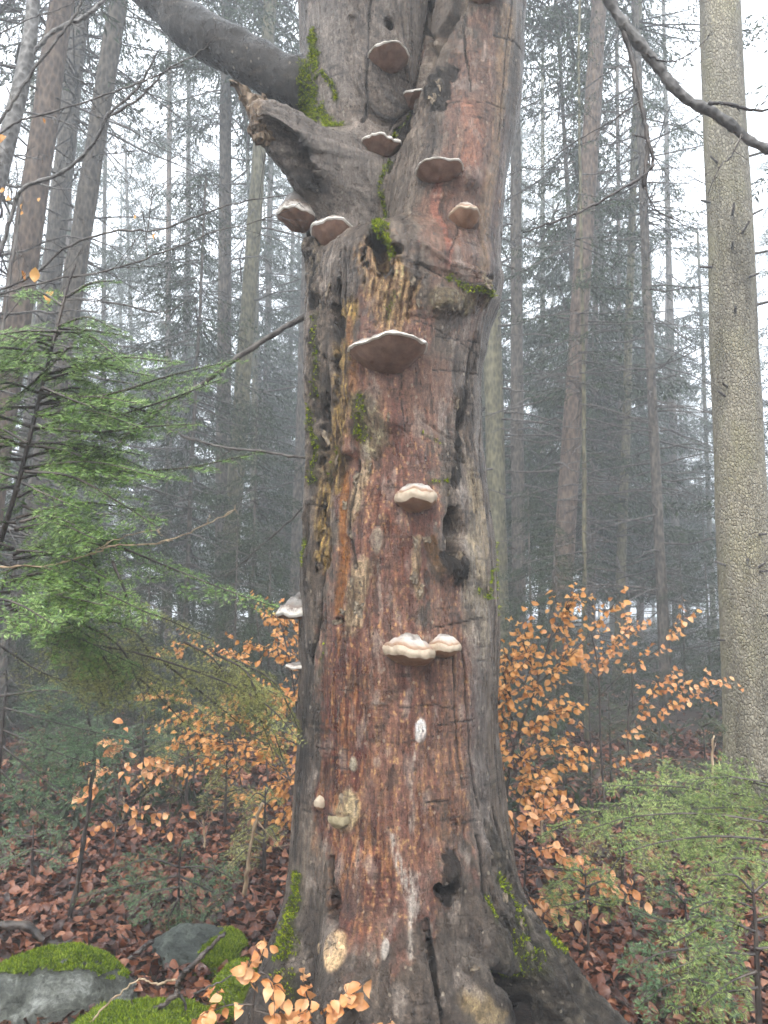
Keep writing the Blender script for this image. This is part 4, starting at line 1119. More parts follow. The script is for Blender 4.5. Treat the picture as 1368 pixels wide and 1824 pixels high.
def crown_mesh(seed, H, hb, Lmax, whorl, per, step=.075, el=.10, ew=.02, dead=0, hdead=1.5, thin=1.0):
    """green branches in whorls from hb to H, bare dead ones below; returns (needles, wood) meshes"""
    rng = np.random.default_rng(seed); wood, need = MB(), MB()
    TB, TD, TL = [], [], []
    z = hb
    while z < H - .3:
        rel = (z - hb) / (H - hb); L0 = Lmax * min(1, .55 + rel * 3) * (1 - rel) ** .75 + .25
        for _ in range(rng.poisson(per) + 1):
            a = rng.uniform(0, 2 * math.pi); L = L0 * rng.uniform(.6, 1.15)
            o = np.array((math.cos(a), math.sin(a), 0)); s = np.linspace(0, 1, 7)
            sag = rng.uniform(.18, .42) * L
            p = o * (s * L)[:, None] + np.array((0, 0, 1.0)) * (z + rng.uniform(-.15, .15) - sag * (s ** 1.3 - .35 * s ** 3) * 1.3)[:, None]
            p += np.cross(o, (0, 0, 1)) * (rng.normal() * .12 * L * s ** 2)[:, None]
            tube(wood, p, np.linspace(.006 * L + .008, .003, 7), 3, False)
            side = np.cross(o, (0, 0, 1))
            ss = np.arange(.22 if L > 1 else .08, 1.0, .085 / L * thin)
            P = np.stack([np.interp(ss, s, p[:, k]) for k in range(3)], 1)
            for sg in (-1, 1):
                d = o * rng.uniform(.5, 1.0, len(ss))[:, None] + sg * side * rng.uniform(.5, 1.0, len(ss))[:, None]
                d[:, 2] -= rng.uniform(.2, 1.9, len(ss)); d /= np.linalg.norm(d, axis=1)[:, None]
                TB.append(P); TD.append(d); TL.append((.10 + .26 * L * (1 - ss) ** .6 * rng.uniform(.5, 1.1, len(ss))).clip(.08, .8))
            TB.append(p[2:3]); TD.append((p[-1:] - p[2:3]) / np.linalg.norm(p[-1] - p[2])); TL.append(np.array([np.linalg.norm(p[-1] - p[2])]))
        z += whorl * rng.uniform(.7, 1.3)
    v, q = spray(np.concatenate(TB), np.concatenate(TD), np.concatenate(TL), step, el, ew, rng)
    need.add(v, quads=q)
    for _ in range(dead):
        zz = rng.uniform(hdead, max(hb + 2.0, hdead + .5)); a = rng.uniform(0, 2 * math.pi); L = rng.uniform(.5, 2.6)
        o = np.array((math.cos(a), math.sin(a), rng.uniform(-.35, .25))); s = np.linspace(0, 1, 6)
        p = o * (s * L)[:, None] + np.array((0, 0, 1.0)) * (zz - .12 * L * s ** 2)[:, None] + np.cumsum(rng.normal(size=(6, 3)) * .018 * L, 0)
        p[0] = (0, 0, zz); tube(wood, p, np.linspace(.012 + .003 * L, .003, 6), 4, False)
        for _ in range(rng.integers(2, 9)):
            t = rng.uniform(.25, .95); b = np.array([np.interp(t, s, p[:, k]) for k in range(3)])
            dd = o + rng.normal(size=3) * .7; dd[2] -= .3; dd /= np.linalg.norm(dd); l = rng.uniform(.12, .5) * L * .6
            tube(wood, np.stack([b, b + dd * l * .5 + rng.normal(size=3) * .03, b + dd * l + rng.normal(size=3) * .05]), [.006, .004, .0025], 3, False)
    return need.mesh('crown', M_NEEDLE, False), wood.mesh('branches', B_TWIG, False)
CROWNS = {
    'tallA': crown_mesh(1, 24, 4.6, 2.9, .55, 4.2, dead=40, hdead=1.4, step=.072, el=.13, ew=.026),
    'tallB': crown_mesh(2, 26, 5.6, 3.1, .60, 4.0, dead=50, hdead=2.0, step=.072, el=.13, ew=.026),
    'mid': crown_mesh(3, 15, 2.2, 2.5, .42, 4.0, dead=24, hdead=.8, step=.045, el=.12, ew=.028),
    'young': crown_mesh(4, 8, .7, 1.9, .30, 3.8, step=.045, el=.08, ew=.016, dead=6, hdead=.4),
    'bole': crown_mesh(6, 25, 11.5, 2.6, .6, 3.6, dead=44, hdead=2.2, step=.07, el=.13, ew=.026),
    'bare': crown_mesh(5, 24, 9.0, 2.4, .7, 2.6, dead=120, hdead=1.6),
}
def trunk_line(p0, p1, Y, H):
    a, b = at(*p0, Y), at(*p1, Y); d = (b - a) / (b[2] - a[2])
    base = a - d * a[2]; g0 = float(ground_h(base[:1], base[1:2])[0]); base = base + d * (g0 - .15)
    return base, d * 1.0, H
def spruce(label, p0, p1, w, Y, H, crown, mat, rz=None, group='spruces standing in the fog', sides=14, taper=.35, cz=0.0, name='spruce_tree', stubs=0, cs=1.0):
    base, d, H = trunk_line(p0, p1, Y, H)
    r0 = w / 2 * px_size(at(*p0, Y))
    root = empty(name, base, label, 'tree', group)
    n = 40; s = np.linspace(0, 1, n); pts = base + d * (s * H)[:, None]
    rng = np.random.default_rng(int(abs(p0[0] * 7 + p0[1])))
    pts[:, 0] += np.cumsum(rng.normal(size=n) * .004); pts[:, 1] += np.cumsum(rng.normal(size=n) * .004)
    zl = s * H
    rad = r0 * (1 + .05 * np.cumsum(rng.normal(size=n)) / 4) * (1.03 - (1 - taper) * (zl / H)) * (1 + .35 * np.exp(-zl / .35)); rad[-1] = .01
    v, t, q = tube_arrays(pts, rad, sides)
    v = v + (fbm(v[:, 0] * 4, v[:, 1] * 4, v[:, 2] * 2, 2) * .12 * r0)[:, None] * 1.0
    mb = MB(); mb.add(v, t, q); mb.build('trunk', mat, root)
    if crown:
        th = random.uniform(0, 6.28) if rz is None else rz
        for nm, me in zip(('crown', 'branches'), CROWNS[crown]):
            o = bpy.data.objects.new(nm, me); COL.objects.link(o); o.parent = root; o['kind'] = 'stuff'
            sh = Matrix.Identity(4); sh[0][2] = float(d[0]); sh[1][2] = float(d[1])
            o.matrix_basis = Matrix.Translation((0, 0, cz)) @ sh @ Matrix.Rotation(th, 4, 'Z') @ Matrix.Scale(cs, 4)
    if stubs:
        mb2 = None
        for k in range(stubs):
            z = rng.uniform(.9, 6.0); a = rng.uniform(math.pi, 2 * math.pi)
            c = base + d * z; o = np.array((math.cos(a), math.sin(a), rng.uniform(-.1, .5)))
            L = rng.uniform(.03, .10) + r0
            b2 = MB(); tube(b2, np.stack([c + o * r0 * .6, c + o * (r0 + L) * .6, c + o * L]), [.014, .010, .004], 6); b2.build('branch_stub', B_TWIG, root)
    return root

big = spruce('thick pale flaky-barked spruce beside the bright young firs', (1342, 1300), (1284, 60), 92, 6.9, 20, None, B_FLAKY, sides=40, taper=.6, stubs=26, group=None)
spruce('tall reddish spruce leaning behind the orange beech leaves', (1000, 1040), (1062, 60), 38, 11, 24, 'bole', B_RED, 1.0, group=None)
spruce('straight slim grey-brown spruce close behind the beech stem', (924, 1100), (918, 300), 25, 13, 24, 'bole', B_SPRUCE, 2.0, group=None)
spruce('greenish spruce half hidden behind the old beech', (886, 1000), (876, 560), 36, 11.5, 24, 'bole', B_GREEN, .4, group=None)
spruce('thin dark spruce with short dead side branches between two thicker spruces', (1182, 1120), (1150, 420), 20, 12, 22, 'bare', B_SPRUCE, 3.0, group=None, cs=.9)
spruce('very thin pale straight stem beside the reddish leaning spruce', (1043, 1090), (1037, 560), 9.5, 9.5, 12, 'bare', B_GREEN, 0, group=None, name='young_tree', sides=8, cs=.5)
spruce('short dark stem seen beside the very thin pale stem', (1054, 1100), (1041, 860), 14, 15, 16, 'mid', B_SPRUCE, 1.3, group=None)
spruce('faint hazy spruce deep in the fog behind the thin dark spruce', (1108, 1090), (1088, 760), 22, 21, 20, 'mid', B_SPRUCE, 2.3, group=None)
spruce('lone grey-green spruce trunk left of the beech with a clear bole', (402, 1100), (460, 300), 33, 13, 24, 'bole', B_GREEN, 4.4, group=None)
spruce('dim brown spruce just past the edge of the old beech', (526, 1000), (540, 600), 22, 15, 24, 'bole', B_SPRUCE, 5.0, group=None)
spruce('reddish leaning spruce behind the smooth grey beech stem', (50, 410), (104, 40), 56, 8, 20, 'bare', B_RED, 2.2, group=None)
spruce('grey leaning spruce with many long bare dead branches', (143, 410), (203, 41), 40, 10, 22, 'bare', B_SPRUCE, .9, group=None, taper=.6)
spruce('hazy leaning spruce between the reddish and the grey one', (104, 380), (143, 41), 44, 13, 24, 'bole', B_SPRUCE, 3.6, group=None)
spruce('thin dark pole stem standing under the long fir branch', (333, 1050), (346, 780), 10, 12, 9, 'young', B_SPRUCE, 2.9, group=None, name='young_tree', sides=8, cz=1.2)
# the rest of the wood, farther off: each its own tree, thinning out into the fog
far = np.random.default_rng(55)
taken = []
SPOTS = []
for ring_, (y0, y1, n, kinds) in enumerate([(14, 20, 7, ('mid', 'young', 'mid', 'bole')), (20, 31, 17, ('mid', 'tallA', 'tallB', 'mid')), (31, 52, 26, ('tallA', 'tallB', 'mid')), (52, 85, 34, ('mid', 'tallA', 'mid', 'tallB'))]):
    k = 0; tries = 0
    while k < n and tries < 4000:
        tries += 1
        Y = far.uniform(y0, y1); x = far.uniform(-.62, .62) * Y * 1.05
        if any(math.hypot(x - a, Y - b) < (1.5 + .05 * Y) for a, b in SPOTS): continue
        if Y < 19 and -0.05 < x / Y - .02 < .12 : continue
        if x / Y > .12 and Y < 32 and far.random() < .6: k += 1; continue
        SPOTS.append((x, Y)); k += 1
        kind = kinds[k % len(kinds)]
        base = np.array((x, Y, 0.0)); H = {'tallA': 24, 'tallB': 26, 'mid': 15, 'young': 8, 'bole': 25}[kind]
        # pixel on this tree at eye height
        px = 684 + F_PX * x / (Y * math.cos(PITCH)); 
        spruce({'tallA': 'tall slim spruce fading into the fog of the far wood', 'tallB': 'tall spruce with high crown veiled by fog', 'bole': 'slim spruce with a long clear trunk in thin fog', 'mid': 'half-grown spruce with low drooping branches veiled by fog', 'young': 'young bushy spruce green almost to the ground in fog'}[kind], (px, 1080), (px + far.normal() * 6, 700), far.uniform(.16, .34) * F_PX / Y, Y, H, kind, [B_SPRUCE, B_GREEN, B_RED][k % 3], far.uniform(0, 6.28), 'fog-veiled spruces of the far wood', sides=8, cs=far.uniform(.85, 1.1))

for k, (px, Y, kind) in enumerate([(760, 17, 'bole'), (820, 24, 'tallA'), (720, 22, 'mid'), (790, 30, 'tallB'), (850, 19, 'mid'), (300, 22, 'tallA'), (180, 26, 'tallB'), (480, 25, 'tallA'), (1105, 21, 'tallA'), (1205, 25, 'tallB'), (965, 27, 'tallA'), (1015, 35, 'tallB'), (250, 34, 'tallA'), (60, 24, 'tallA'), (1140, 27, 'mid'), (1185, 31, 'mid'), (1090, 36, 'mid'), (320, 29, 'mid'), (345, 41, 'mid'), (1270, 26, 'mid')]):
    spruce({'tallA': 'tall slim spruce fading into the fog of the far wood', 'tallB': 'tall spruce with high crown veiled by fog', 'mid': 'half-grown spruce with low drooping branches veiled by fog', 'bole': 'slim spruce with a long clear trunk in thin fog'}[kind],
           (px, 1080), (px + far.normal() * 6, 700), far.uniform(.18, .3) * F_PX / Y, Y, {'tallA': 24, 'tallB': 26, 'mid': 15, 'bole': 25}[kind], kind, [B_SPRUCE, B_GREEN, B_RED][k % 3], far.uniform(0, 6.28), 'fog-veiled spruces of the far wood', sides=8)
# unseen spruces behind and beside the viewer, added to dim the near fog
for k, (x, y) in enumerate([(-8, -1.0), (8.6, .5), (-9, 4), (9.5, 4.6), (-11, -6), (11, -6), (-7.6, 9.4), (8.2, 9.6)]):
    base = np.array((x, y, float(ground_h(np.array([x]), np.array([y]))[0]) - .15)); kind = ('tallA', 'tallB')[k % 2]
    root = empty('spruce_tree', base, 'unseen tall spruce added around the clearing to dim the near fog', 'tree', 'unseen spruces added around the clearing')
    b = MB(); tube(b, [base + (0, 0, z) for z in (0, 1, 8, 16, 24)], [.24, .19, .15, .09, .02], 12); b.build('trunk', B_SPRUCE, root)
    for nm, me in zip(('crown', 'branches'), CROWNS[kind]):
        o = bpy.data.objects.new(nm, me); COL.objects.link(o); o.parent = root; o['kind'] = 'stuff'; o.matrix_basis = Matrix.Rotation(k * 1.3, 4, 'Z')
# understorey: young spruces, green to the ground
und = np.random.default_rng(77)
for k, (px, Y) in enumerate([(40, 10.5), (130, 13), (215, 9.5), (290, 12), (345, 15), (450, 11), (505, 16), (560, 20), (890, 12.5), (945, 10), (985, 17), (1215, 12), (1260, 16), (1350, 11), (1420, 14), (-60, 12), (380, 19), (160, 18), (95, 7.6), (265, 8.2), (420, 8.6), (1120, 8.8), (1290, 8.6), (990, 8.4), (20, 9), (480, 9.6)]):
    P = at(px, 1080, Y); P[2] = float(ground_h(P[:1], P[1:2])[0])
    root = empty('young_spruce', P, 'bushy understorey spruce in the gloom below the tall trees', 'tree', 'understorey spruces in the gloom')
    b = MB(); sc = und.uniform(.28, .6) * (.62 if Y < 9.7 else 1); tube(b, [P - (0, 0, .1), P + (0, 0, 4 * sc), P + (0, 0, 7.8 * sc)], [.05 * sc + .012, .035 * sc, .005], 7); b.build('trunk', B_SPRUCE, root)
    for nm, me in zip(('crown', 'branches'), CROWNS['young']):
        o = bpy.data.objects.new(nm, me); COL.objects.link(o); o.parent = root; o['kind'] = 'stuff'
        o.matrix_basis = Matrix.Rotation(und.uniform(0, 6.28), 4, 'Z') @ Matrix.Diagonal((sc * 1.15, sc * 1.15, sc, 1))
# low growth that nobody could count: seedlings and bilberry
n = 9000; Y = 5.2 + 42 * und.random(n) ** 1.25; x = und.uniform(-.65, .65, n) * Y
k_ = fbm(x * .6, Y * .6, 0 * x + 2.2, 2) > np.interp(Y, [5, 9, 13], [.22, .0, -.3]); x, Y = x[k_], Y[k_]; n = len(x)
B_ = np.stack([x, Y, ground_h(x, Y)], 1); D_ = und.normal(size=(n, 3)) * .5; D_[:, 2] = 1; D_ /= np.linalg.norm(D_, axis=1)[:, None]
v, q = spray(B_, D_, und.uniform(.1, .45, n) * (1 + (Y > 12) * .6), .05, .11, .026, und, .9)
b = MB(); b.add(v, quads=q); tag(b.build('undergrowth', M_NEEDLE, None, False), 'low dark green undergrowth between the far trunks', 'undergrowth', kind='stuff')
# ------------------------------------------------------------------ near firs with single needles
def needle_mat(name, stops, trans=.25):
    return leafy(name, stops, .38, trans, 'island', .5, 9)
N_LEFT = needle_mat('fir_needles', [(0, srgb(36, 56, 24)), (.35, srgb(82, 114, 50)), (.7, srgb(128, 156, 80)), (1, srgb(188, 206, 140))])
N_OLIVE = needle_mat('olive_fir_needles', [(0, srgb(66, 70, 30)), (.4, srgb(122, 124, 62)), (.75, srgb(162, 160, 94)), (1, srgb(196, 192, 132))])
N_BLUE = needle_mat('bluish_fir_needles', [(0, srgb(40, 60, 38)), (.4, srgb(74, 102, 64)), (.8, srgb(108, 134, 92)), (1, srgb(146, 166, 126))])
N_LIME = needle_mat('pale_green_fir_needles', [(0, srgb(44, 62, 26)), (.35, srgb(96, 118, 56)), (.7, srgb(142, 158, 86)), (1, srgb(188, 196, 130))], .35)
N_DARK = needle_mat('dark_fir_needles', [(0, srgb(30, 40, 22)), (.4, srgb(56, 68, 38)), (.8, srgb(84, 94, 58)), (1, srgb(112, 120, 82))])

def fir_branch(need, wood, pts, tw, rng, *, nl=.022, nw=.0012, droop=.25, step=.030, r0=.006, dens=.0022, tert=True, start=.12):
    """one flat spray: axis, side twigs, their side twigs, and needles combed to both sides"""
    tw = tw * 1.4
    p = smooth_path(pts, 22); seg = np.linalg.norm(np.diff(p, axis=0), axis=1); Ls = np.concatenate([[0], np.cumsum(seg)]); L = Ls[-1]
    tube(wood, p, np.linspace(r0, .0016, 22), 5)
    at_s = lambda s: np.stack([np.interp(s, Ls, p[:, k]) for k in range(3)], 1)
    tang = lambda s: (lambda d: d / np.linalg.norm(d, axis=1)[:, None])(at_s(np.minimum(s + .02, L)) - at_s(np.maximum(s - .02, 0)))
    ss = np.arange(L * start, L, step) + rng.uniform(-.3, .3, len(np.arange(L * start, L, step))) * step
    ss = np.clip(ss, 0, L * .985); B, T = at_s(ss), tang(ss)
    upv = np.array((rng.normal() * .25, -rng.uniform(.25, .8), .8)); upv /= np.linalg.norm(upv); S = np.cross(T, upv); S /= np.linalg.norm(S, axis=1)[:, None] + 1e-9
    sg = np.where(np.arange(len(ss)) % 2, 1, -1)[:, None]
    D = T * .75 + S * sg * rng.uniform(.55, 1.0, (len(ss), 1)) + np.array((0, 0, -1)) * (droop * rng.uniform(.4, 1.5, (len(ss), 1)))
    D /= np.linalg.norm(D, axis=1)[:, None]
    rel = ss / L
    TLn = (tw * np.minimum(1, .45 + 1.6 * rel) * (1 - rel) ** .7 * rng.uniform(.65, 1.15, len(ss)) + .025)
    segB, segD, segL = [B], [D], [TLn]
    if tert:
        n = np.maximum((TLn / .040).astype(int), 0); ix = np.repeat(np.arange(len(ss)), n)
        t = rng.uniform(.15, .95, len(ix)); b2 = B[ix] + D[ix] * (t * TLn[ix])[:, None]
        s2 = np.cross(D[ix], upv); s2 /= np.linalg.norm(s2, axis=1)[:, None] + 1e-9
        d2 = D[ix] * .75 + s2 * rng.choice([-1, 1], len(ix))[:, None] * .8; d2[:, 2] -= droop * .6 * rng.random(len(ix)); d2 /= np.linalg.norm(d2, axis=1)[:, None]
        segB.append(b2); segD.append(d2); segL.append(.02 + TLn[ix] * (1 - t) * .5)
    tipn = 6
    sB = at_s(np.linspace(L * start * .6, L * .98, 40)); sT = tang(np.linspace(L * start * .6, L * .98, 40))
    segB.append(sB); segD.append(sT); segL.append(np.full(40, L / 40))
    SB, SD, SL = np.concatenate(segB), np.concatenate(segD), np.concatenate(segL)
    # thin twig wood
    e = SB + SD * SL[:, None]; sd = np.cross(SD, upv); sd /= np.linalg.norm(sd, axis=1)[:, None] + 1e-9; w = .0011
    v = np.stack([SB - sd * w, SB + sd * w, e], 1); v2 = np.stack([SB - upv * w, SB + upv * w, e], 1)
    wood.add(np.concatenate([v, v2]).reshape(-1, 3), np.arange(len(SB) * 6).reshape(-1, 3))
    n = np.maximum((SL / dens).astype(int), 2); ix = np.repeat(np.arange(len(SL)), n)
    t = rng.random(len(ix)); o = SB[ix] + SD[ix] * (t * SL[ix])[:, None]
    sd = np.cross(SD[ix], upv); sd /= np.linalg.norm(sd, axis=1)[:, None] + 1e-9
    nd = SD[ix] * rng.uniform(.35, .6, (len(ix), 1)) + sd * rng.choice([-1, 1], len(ix))[:, None] + upv * rng.normal(.12, .16, (len(ix), 1))
    nd /= np.linalg.norm(nd, axis=1)[:, None]
    pw = np.cross(nd, upv + rng.normal(size=(len(ix), 3)) * .4); pw /= np.linalg.norm(pw, axis=1)[:, None] + 1e-9
    ln = nl * rng.uniform(.6, 1.1, (len(ix), 1)); W = nw
    need.add(np.stack([o, o + nd * ln * .45 + pw * W, o + nd * ln, o + nd * ln * .45 - pw * W], 1).reshape(-1, 3), quads=np.arange(len(ix) * 4).reshape(-1, 4))

def fir(label, base, stem, branches, mat, seed, group=None, rst=.014, name='young_fir', wood_mat=None, bark=None, **kw):
    rng = np.random.default_rng(seed)
    root = empty(name, base, label, 'fir', group)
    sb = MB(); st = smooth_path(stem, 24); tube(sb, st, np.linspace(rst, .003, 24), 8); sb.build('stem', bark or B_DARKTWIG, root)
    nd, wd = MB(), MB()
    for spec in branches:
        pts, tw = spec[0], spec[1]; k = dict(kw); k.update(spec[2] if len(spec) > 2 else {})
        fir_branch(nd, wd, pts, tw, rng, **k)
    tag(wd.build('branches', wood_mat or B_DARKTWIG, root), kind='stuff'); o = nd.build('needles', mat, root, False); tag(o, kind='stuff')
    return root

def A(Y, *pp, dy=0.0):
    """path through pixels, its depth going from Y to Y + dy"""
    n = len(pp); return [at(x, y, Y + dy * i / max(n - 1, 1)) for i, (x, y) in enumerate(pp)]

# the large fir at the left edge
_r = np.random.default_rng(12); big_extra = []
for _ in range(60):
    y0 = _r.uniform(560, 1120); x0 = np.interp(y0, [470, 690, 850, 1150], [135, 75, 35, 10]); sg = 1 if _r.random() < .7 else -1
    l = _r.uniform(90, 250) * (1 if y0 > 620 else .5); dy = _r.uniform(-.2, .35); Y0 = 2.6; Y1 = 2.6 + _r.uniform(-.3, .35)
    big_extra.append(([at(x0, y0, Y0), at(x0 + sg * l * .5, y0 + l * .5 * dy - 12, (Y0 + Y1) / 2), at(x0 + sg * l, y0 + l * dy + 14, Y1)], _r.uniform(.11, .18), dict(droop=_r.uniform(.25, .6))))
gb = at(-110, 1500, 2.75); gb[2] = 0
fir('large dripping green fir with layered sprays beside the old beech', gb, [gb, at(-70, 1200, 2.7), at(-10, 1000, 2.65), at(35, 850, 2.6), at(75, 690, 2.6), at(118, 520, 2.6), at(135, 470, 2.6)], [
    (A(2.6, (118, 530), (160, 505), (205, 500)), .07), (A(2.6, (112, 545), (70, 520), (35, 525)), .08), (A(2.62, (105, 585), (170, 590), (232, 600)), .10), (A(2.5, (102, 590), (40, 590), (-20, 600)), .12),
    (A(2.55, (90, 640), (150, 640), (215, 655)), .14), (A(2.55, (85, 660), (20, 640), (-40, 650)), .14), (A(2.55, (70, 700), (180, 705), (300, 670), (425, 640), dy=-.1), .17), (A(2.45, (75, 690), (150, 720), (240, 745)), .15),
    (A(2.6, (60, 740), (180, 745), (290, 715), (395, 675), dy=-.05), .15), (A(2.5, (60, 760), (170, 770), (270, 760), (355, 755), dy=-.05), .14), (A(2.5, (50, 790), (-10, 760), (-60, 770)), .15),
    (A(2.6, (110, 838), (220, 840), (340, 832), (470, 803), dy=-.15), .10), (A(2.45, (45, 840), (130, 850), (220, 900), (280, 938)), .14), (A(2.4, (40, 860), (80, 880), (140, 905)), .13), (A(2.4, (30, 850), (-20, 840), (-70, 860)), .14),
    (A(2.42, (35, 930), (95, 920), (180, 960)), .14), (A(2.45, (30, 980), (110, 990), (190, 1030)), .14), (A(2.5, (30, 1010), (-20, 1030), (-60, 1050)), .14), (A(2.3, (-40, 1060), (30, 1075), (95, 1112)), .13),
    (A(2.62, (40, 900), (180, 960), (300, 1010), (400, 1050), (492, 1082)), .12, dict(droop=.5)), (A(2.5, (150, 960), (170, 1010), (185, 1085)), .06, dict(droop=.6)), (A(2.5, (200, 1000), (225, 1060), (235, 1110)), .06, dict(droop=.6)),
    (A(2.55, (120, 620), (60, 680), (10, 720)), .15), (A(2.6, (80, 800), (140, 800), (210, 815)), .14)] + big_extra,
    N_LEFT, 1, droop=.32)
olive_extra = []
for _ in range(16):
    x0, y0 = _r.uniform(0, 420), 0; y0 = 1105 + x0 * .22 + _r.uniform(-40, 40); l = _r.uniform(70, 170)
    olive_extra.append((A(3.0 + _r.uniform(-.15, .15), (x0, y0), (x0 + l * .5, y0 + l * .3), (x0 + l * .8, y0 + l * _r.uniform(.6, 1.1))), .14, dict(droop=.7)))
# olive lower branch of its own: a second fir behind
gb = at(-60, 1480, 3.1); gb[2] = 0
fir('olive lower fir with a long sagging branch in front of the orange leaves', gb, [gb, at(-40, 1200, 3.05), at(-10, 1090, 3.0), at(20, 1000, 3.0)], [
    (A(3.0, (-10, 1100), (120, 1140), (250, 1165), (400, 1215), (480, 1260), (535, 1320), dy=-.15), .20, dict(droop=.75)), (A(3.05, (0, 1080), (120, 1060), (260, 1090), (380, 1140)), .17, dict(droop=.6)),
    (A(3.0, (150, 1145), (250, 1210), (330, 1290)), .16, dict(droop=.6)), (A(3.0, (280, 1170), (380, 1250), (440, 1300)), .14, dict(droop=.7)), (A(3.0, (350, 1195), (430, 1210), (500, 1240)), .14, dict(droop=.6)), (A(3.1, (0, 1150), (80, 1200), (180, 1230)), .16)] + olive_extra,
    N_OLIVE, 2, droop=.5, dens=.0032)
gb = at(-20, 1540, 3.6); gb[2] = 0
fir('dark green fir sprays low under the olive fir', gb, [gb, at(0, 1350, 3.6), at(10, 1230, 3.6)], [
    (A(3.6, (5, 1260), (110, 1290), (240, 1320)), .22), (A(3.6, (5, 1300), (100, 1340), (190, 1370)), .22), (A(3.5, (5, 1330), (80, 1390), (140, 1420)), .2), (A(3.7, (0, 1240), (100, 1230), (200, 1260)), .2), (A(3.6, (0, 1370), (60, 1440), (110, 1470)), .16)],
    N_BLUE, 3, nl=.024, dens=.004, nw=.0016)
# small bluish firs in the leaf litter
gb = at(320, 1690, 3.9); gb[2] = float(ground_h(gb[:1], gb[1:2])[0])
fir('small bluish fir seedling spreading over the leaf litter before the dark flat rock', gb, [gb, at(318, 1620, 3.9), at(320, 1520, 3.9)], [
    (A(3.9, (320, 1545), (260, 1530), (190, 1560)), .13), (A(3.85, (320, 1545), (370, 1545), (425, 1570)), .13), (A(3.8, (320, 1580), (270, 1590), (230, 1620)), .13), (A(3.8, (320, 1570), (340, 1610), (335, 1660)), .12), (A(3.75, (318, 1600), (300, 1640), (305, 1668)), .12),
    (A(3.9, (320, 1530), (325, 1505), (340, 1500)), .09), (A(3.9, (318, 1560), (220, 1580), (130, 1600)), .1), (A(3.9, (320, 1560), (380, 1590), (400, 1610)), .1)], N_BLUE, 4, nl=.022, dens=.0035, nw=.0015)
gb = at(60, 1590, 4.6); gb[2] = float(ground_h(gb[:1], gb[1:2])[0])
fir('tiny bluish fir at the edge beside the black crooked stem', gb, [gb, at(58, 1540, 4.6), at(60, 1470, 4.6)], [(A(4.6, (60, 1490), (20, 1490), (-20, 1510)), .13), (A(4.6, (60, 1490), (90, 1480), (120, 1490)), .12), (A(4.5, (60, 1510), (20, 1530), (-10, 1545)), .13), (A(4.5, (60, 1515), (100, 1525), (115, 1540)), .12)], N_BLUE, 5, nl=.024, dens=.006, nw=.0018)
for k, (x, y, Y, h, m) in enumerate([(330, 1480, 6.2, 210, N_OLIVE), (250, 1440, 6.8, 190, N_BLUE), (400, 1500, 5.6, 150, N_OLIVE), (470, 1560, 4.8, 150, N_OLIVE), (150, 1430, 7.2, 180, N_BLUE), (1180, 1420, 6.0, 220, N_DARK), (1260, 1440, 5.4, 220, N_DARK), (1090, 1420, 6.8, 180, N_DARK), (1010, 1440, 6.5, 130, N_DARK)]):
    gb = at(x, y, Y); gb[2] = float(ground_h(gb[:1], gb[1:2])[0]); rg = np.random.default_rng(300 + k)
    H = h * px_size(gb); brs = []
    for i in range(16):
        f = rg.uniform(.18, .95); a = rg.uniform(0, 6.28); l = (1 - f * .75) * H * .62
        b = gb + (0, 0, f * H); o = np.array((math.cos(a), math.sin(a), 0)); brs.append(([b, b + o * l * .5 + (0, 0, .03), b + o * l - (0, 0, .12 * l)], l * .38))
    lab = ['olive young fir among the orange leaves behind the fir sprays', 'bluish young fir further back in the brown litter', 'olive fir sapling near the slanting pale stick', 'short olive fir close to the mossy beech root', 'hazy bluish young fir near the thin black stem',
           'dark young fir under the thick pale spruce', 'dark fir between the thick pale spruce and the bright firs', 'dark low fir behind the orange shrub', 'little dark fir in the gloom behind the orange shrub'][k]
    fir(lab, gb, [gb, gb + (0, 0, H * .5), gb + (0, 0, H)], brs, m, 310 + k, nl=.030, nw=.00155, dens=.009, step=.05)
# bright firs at the right
gb = at(1420, 1900, 3.0); gb[2] = 0
fir('bright green young fir with broad sprays under the thick pale spruce', gb, [gb, at(1400, 1600, 3.1), at(1395, 1440, 3.1), at(1390, 1370, 3.1)], [
    (A(3.1, (1395, 1400), (1300, 1385), (1220, 1390), dy=.1), .20), (A(3.1, (1395, 1430), (1280, 1410), (1180, 1400), (1080, 1400), dy=.3), .22), (A(3.0, (1395, 1470), (1260, 1450), (1130, 1455), (1040, 1480), dy=.3), .22), (A(2.95, (1395, 1500), (1280, 1490), (1180, 1500), (1110, 1520)), .22),
    (A(3.15, (1395, 1410), (1330, 1390), (1290, 1380)), .18), (A(2.9, (1395, 1540), (1300, 1530), (1210, 1560)), .2), (A(3.1, (1395, 1460), (1320, 1440), (1250, 1440)), .2), (A(3.2, (1395, 1450), (1250, 1430), (1120, 1430), (1000, 1470), (965, 1490), dy=.4), .18), (A(3.0, (1395, 1520), (1330, 1510), (1250, 1510)), .2)],
    N_LIME, 6, droop=.32, nl=.023, nw=.0013, step=.045)
gb = at(1352, 1880, 2.75); gb[2] = 0
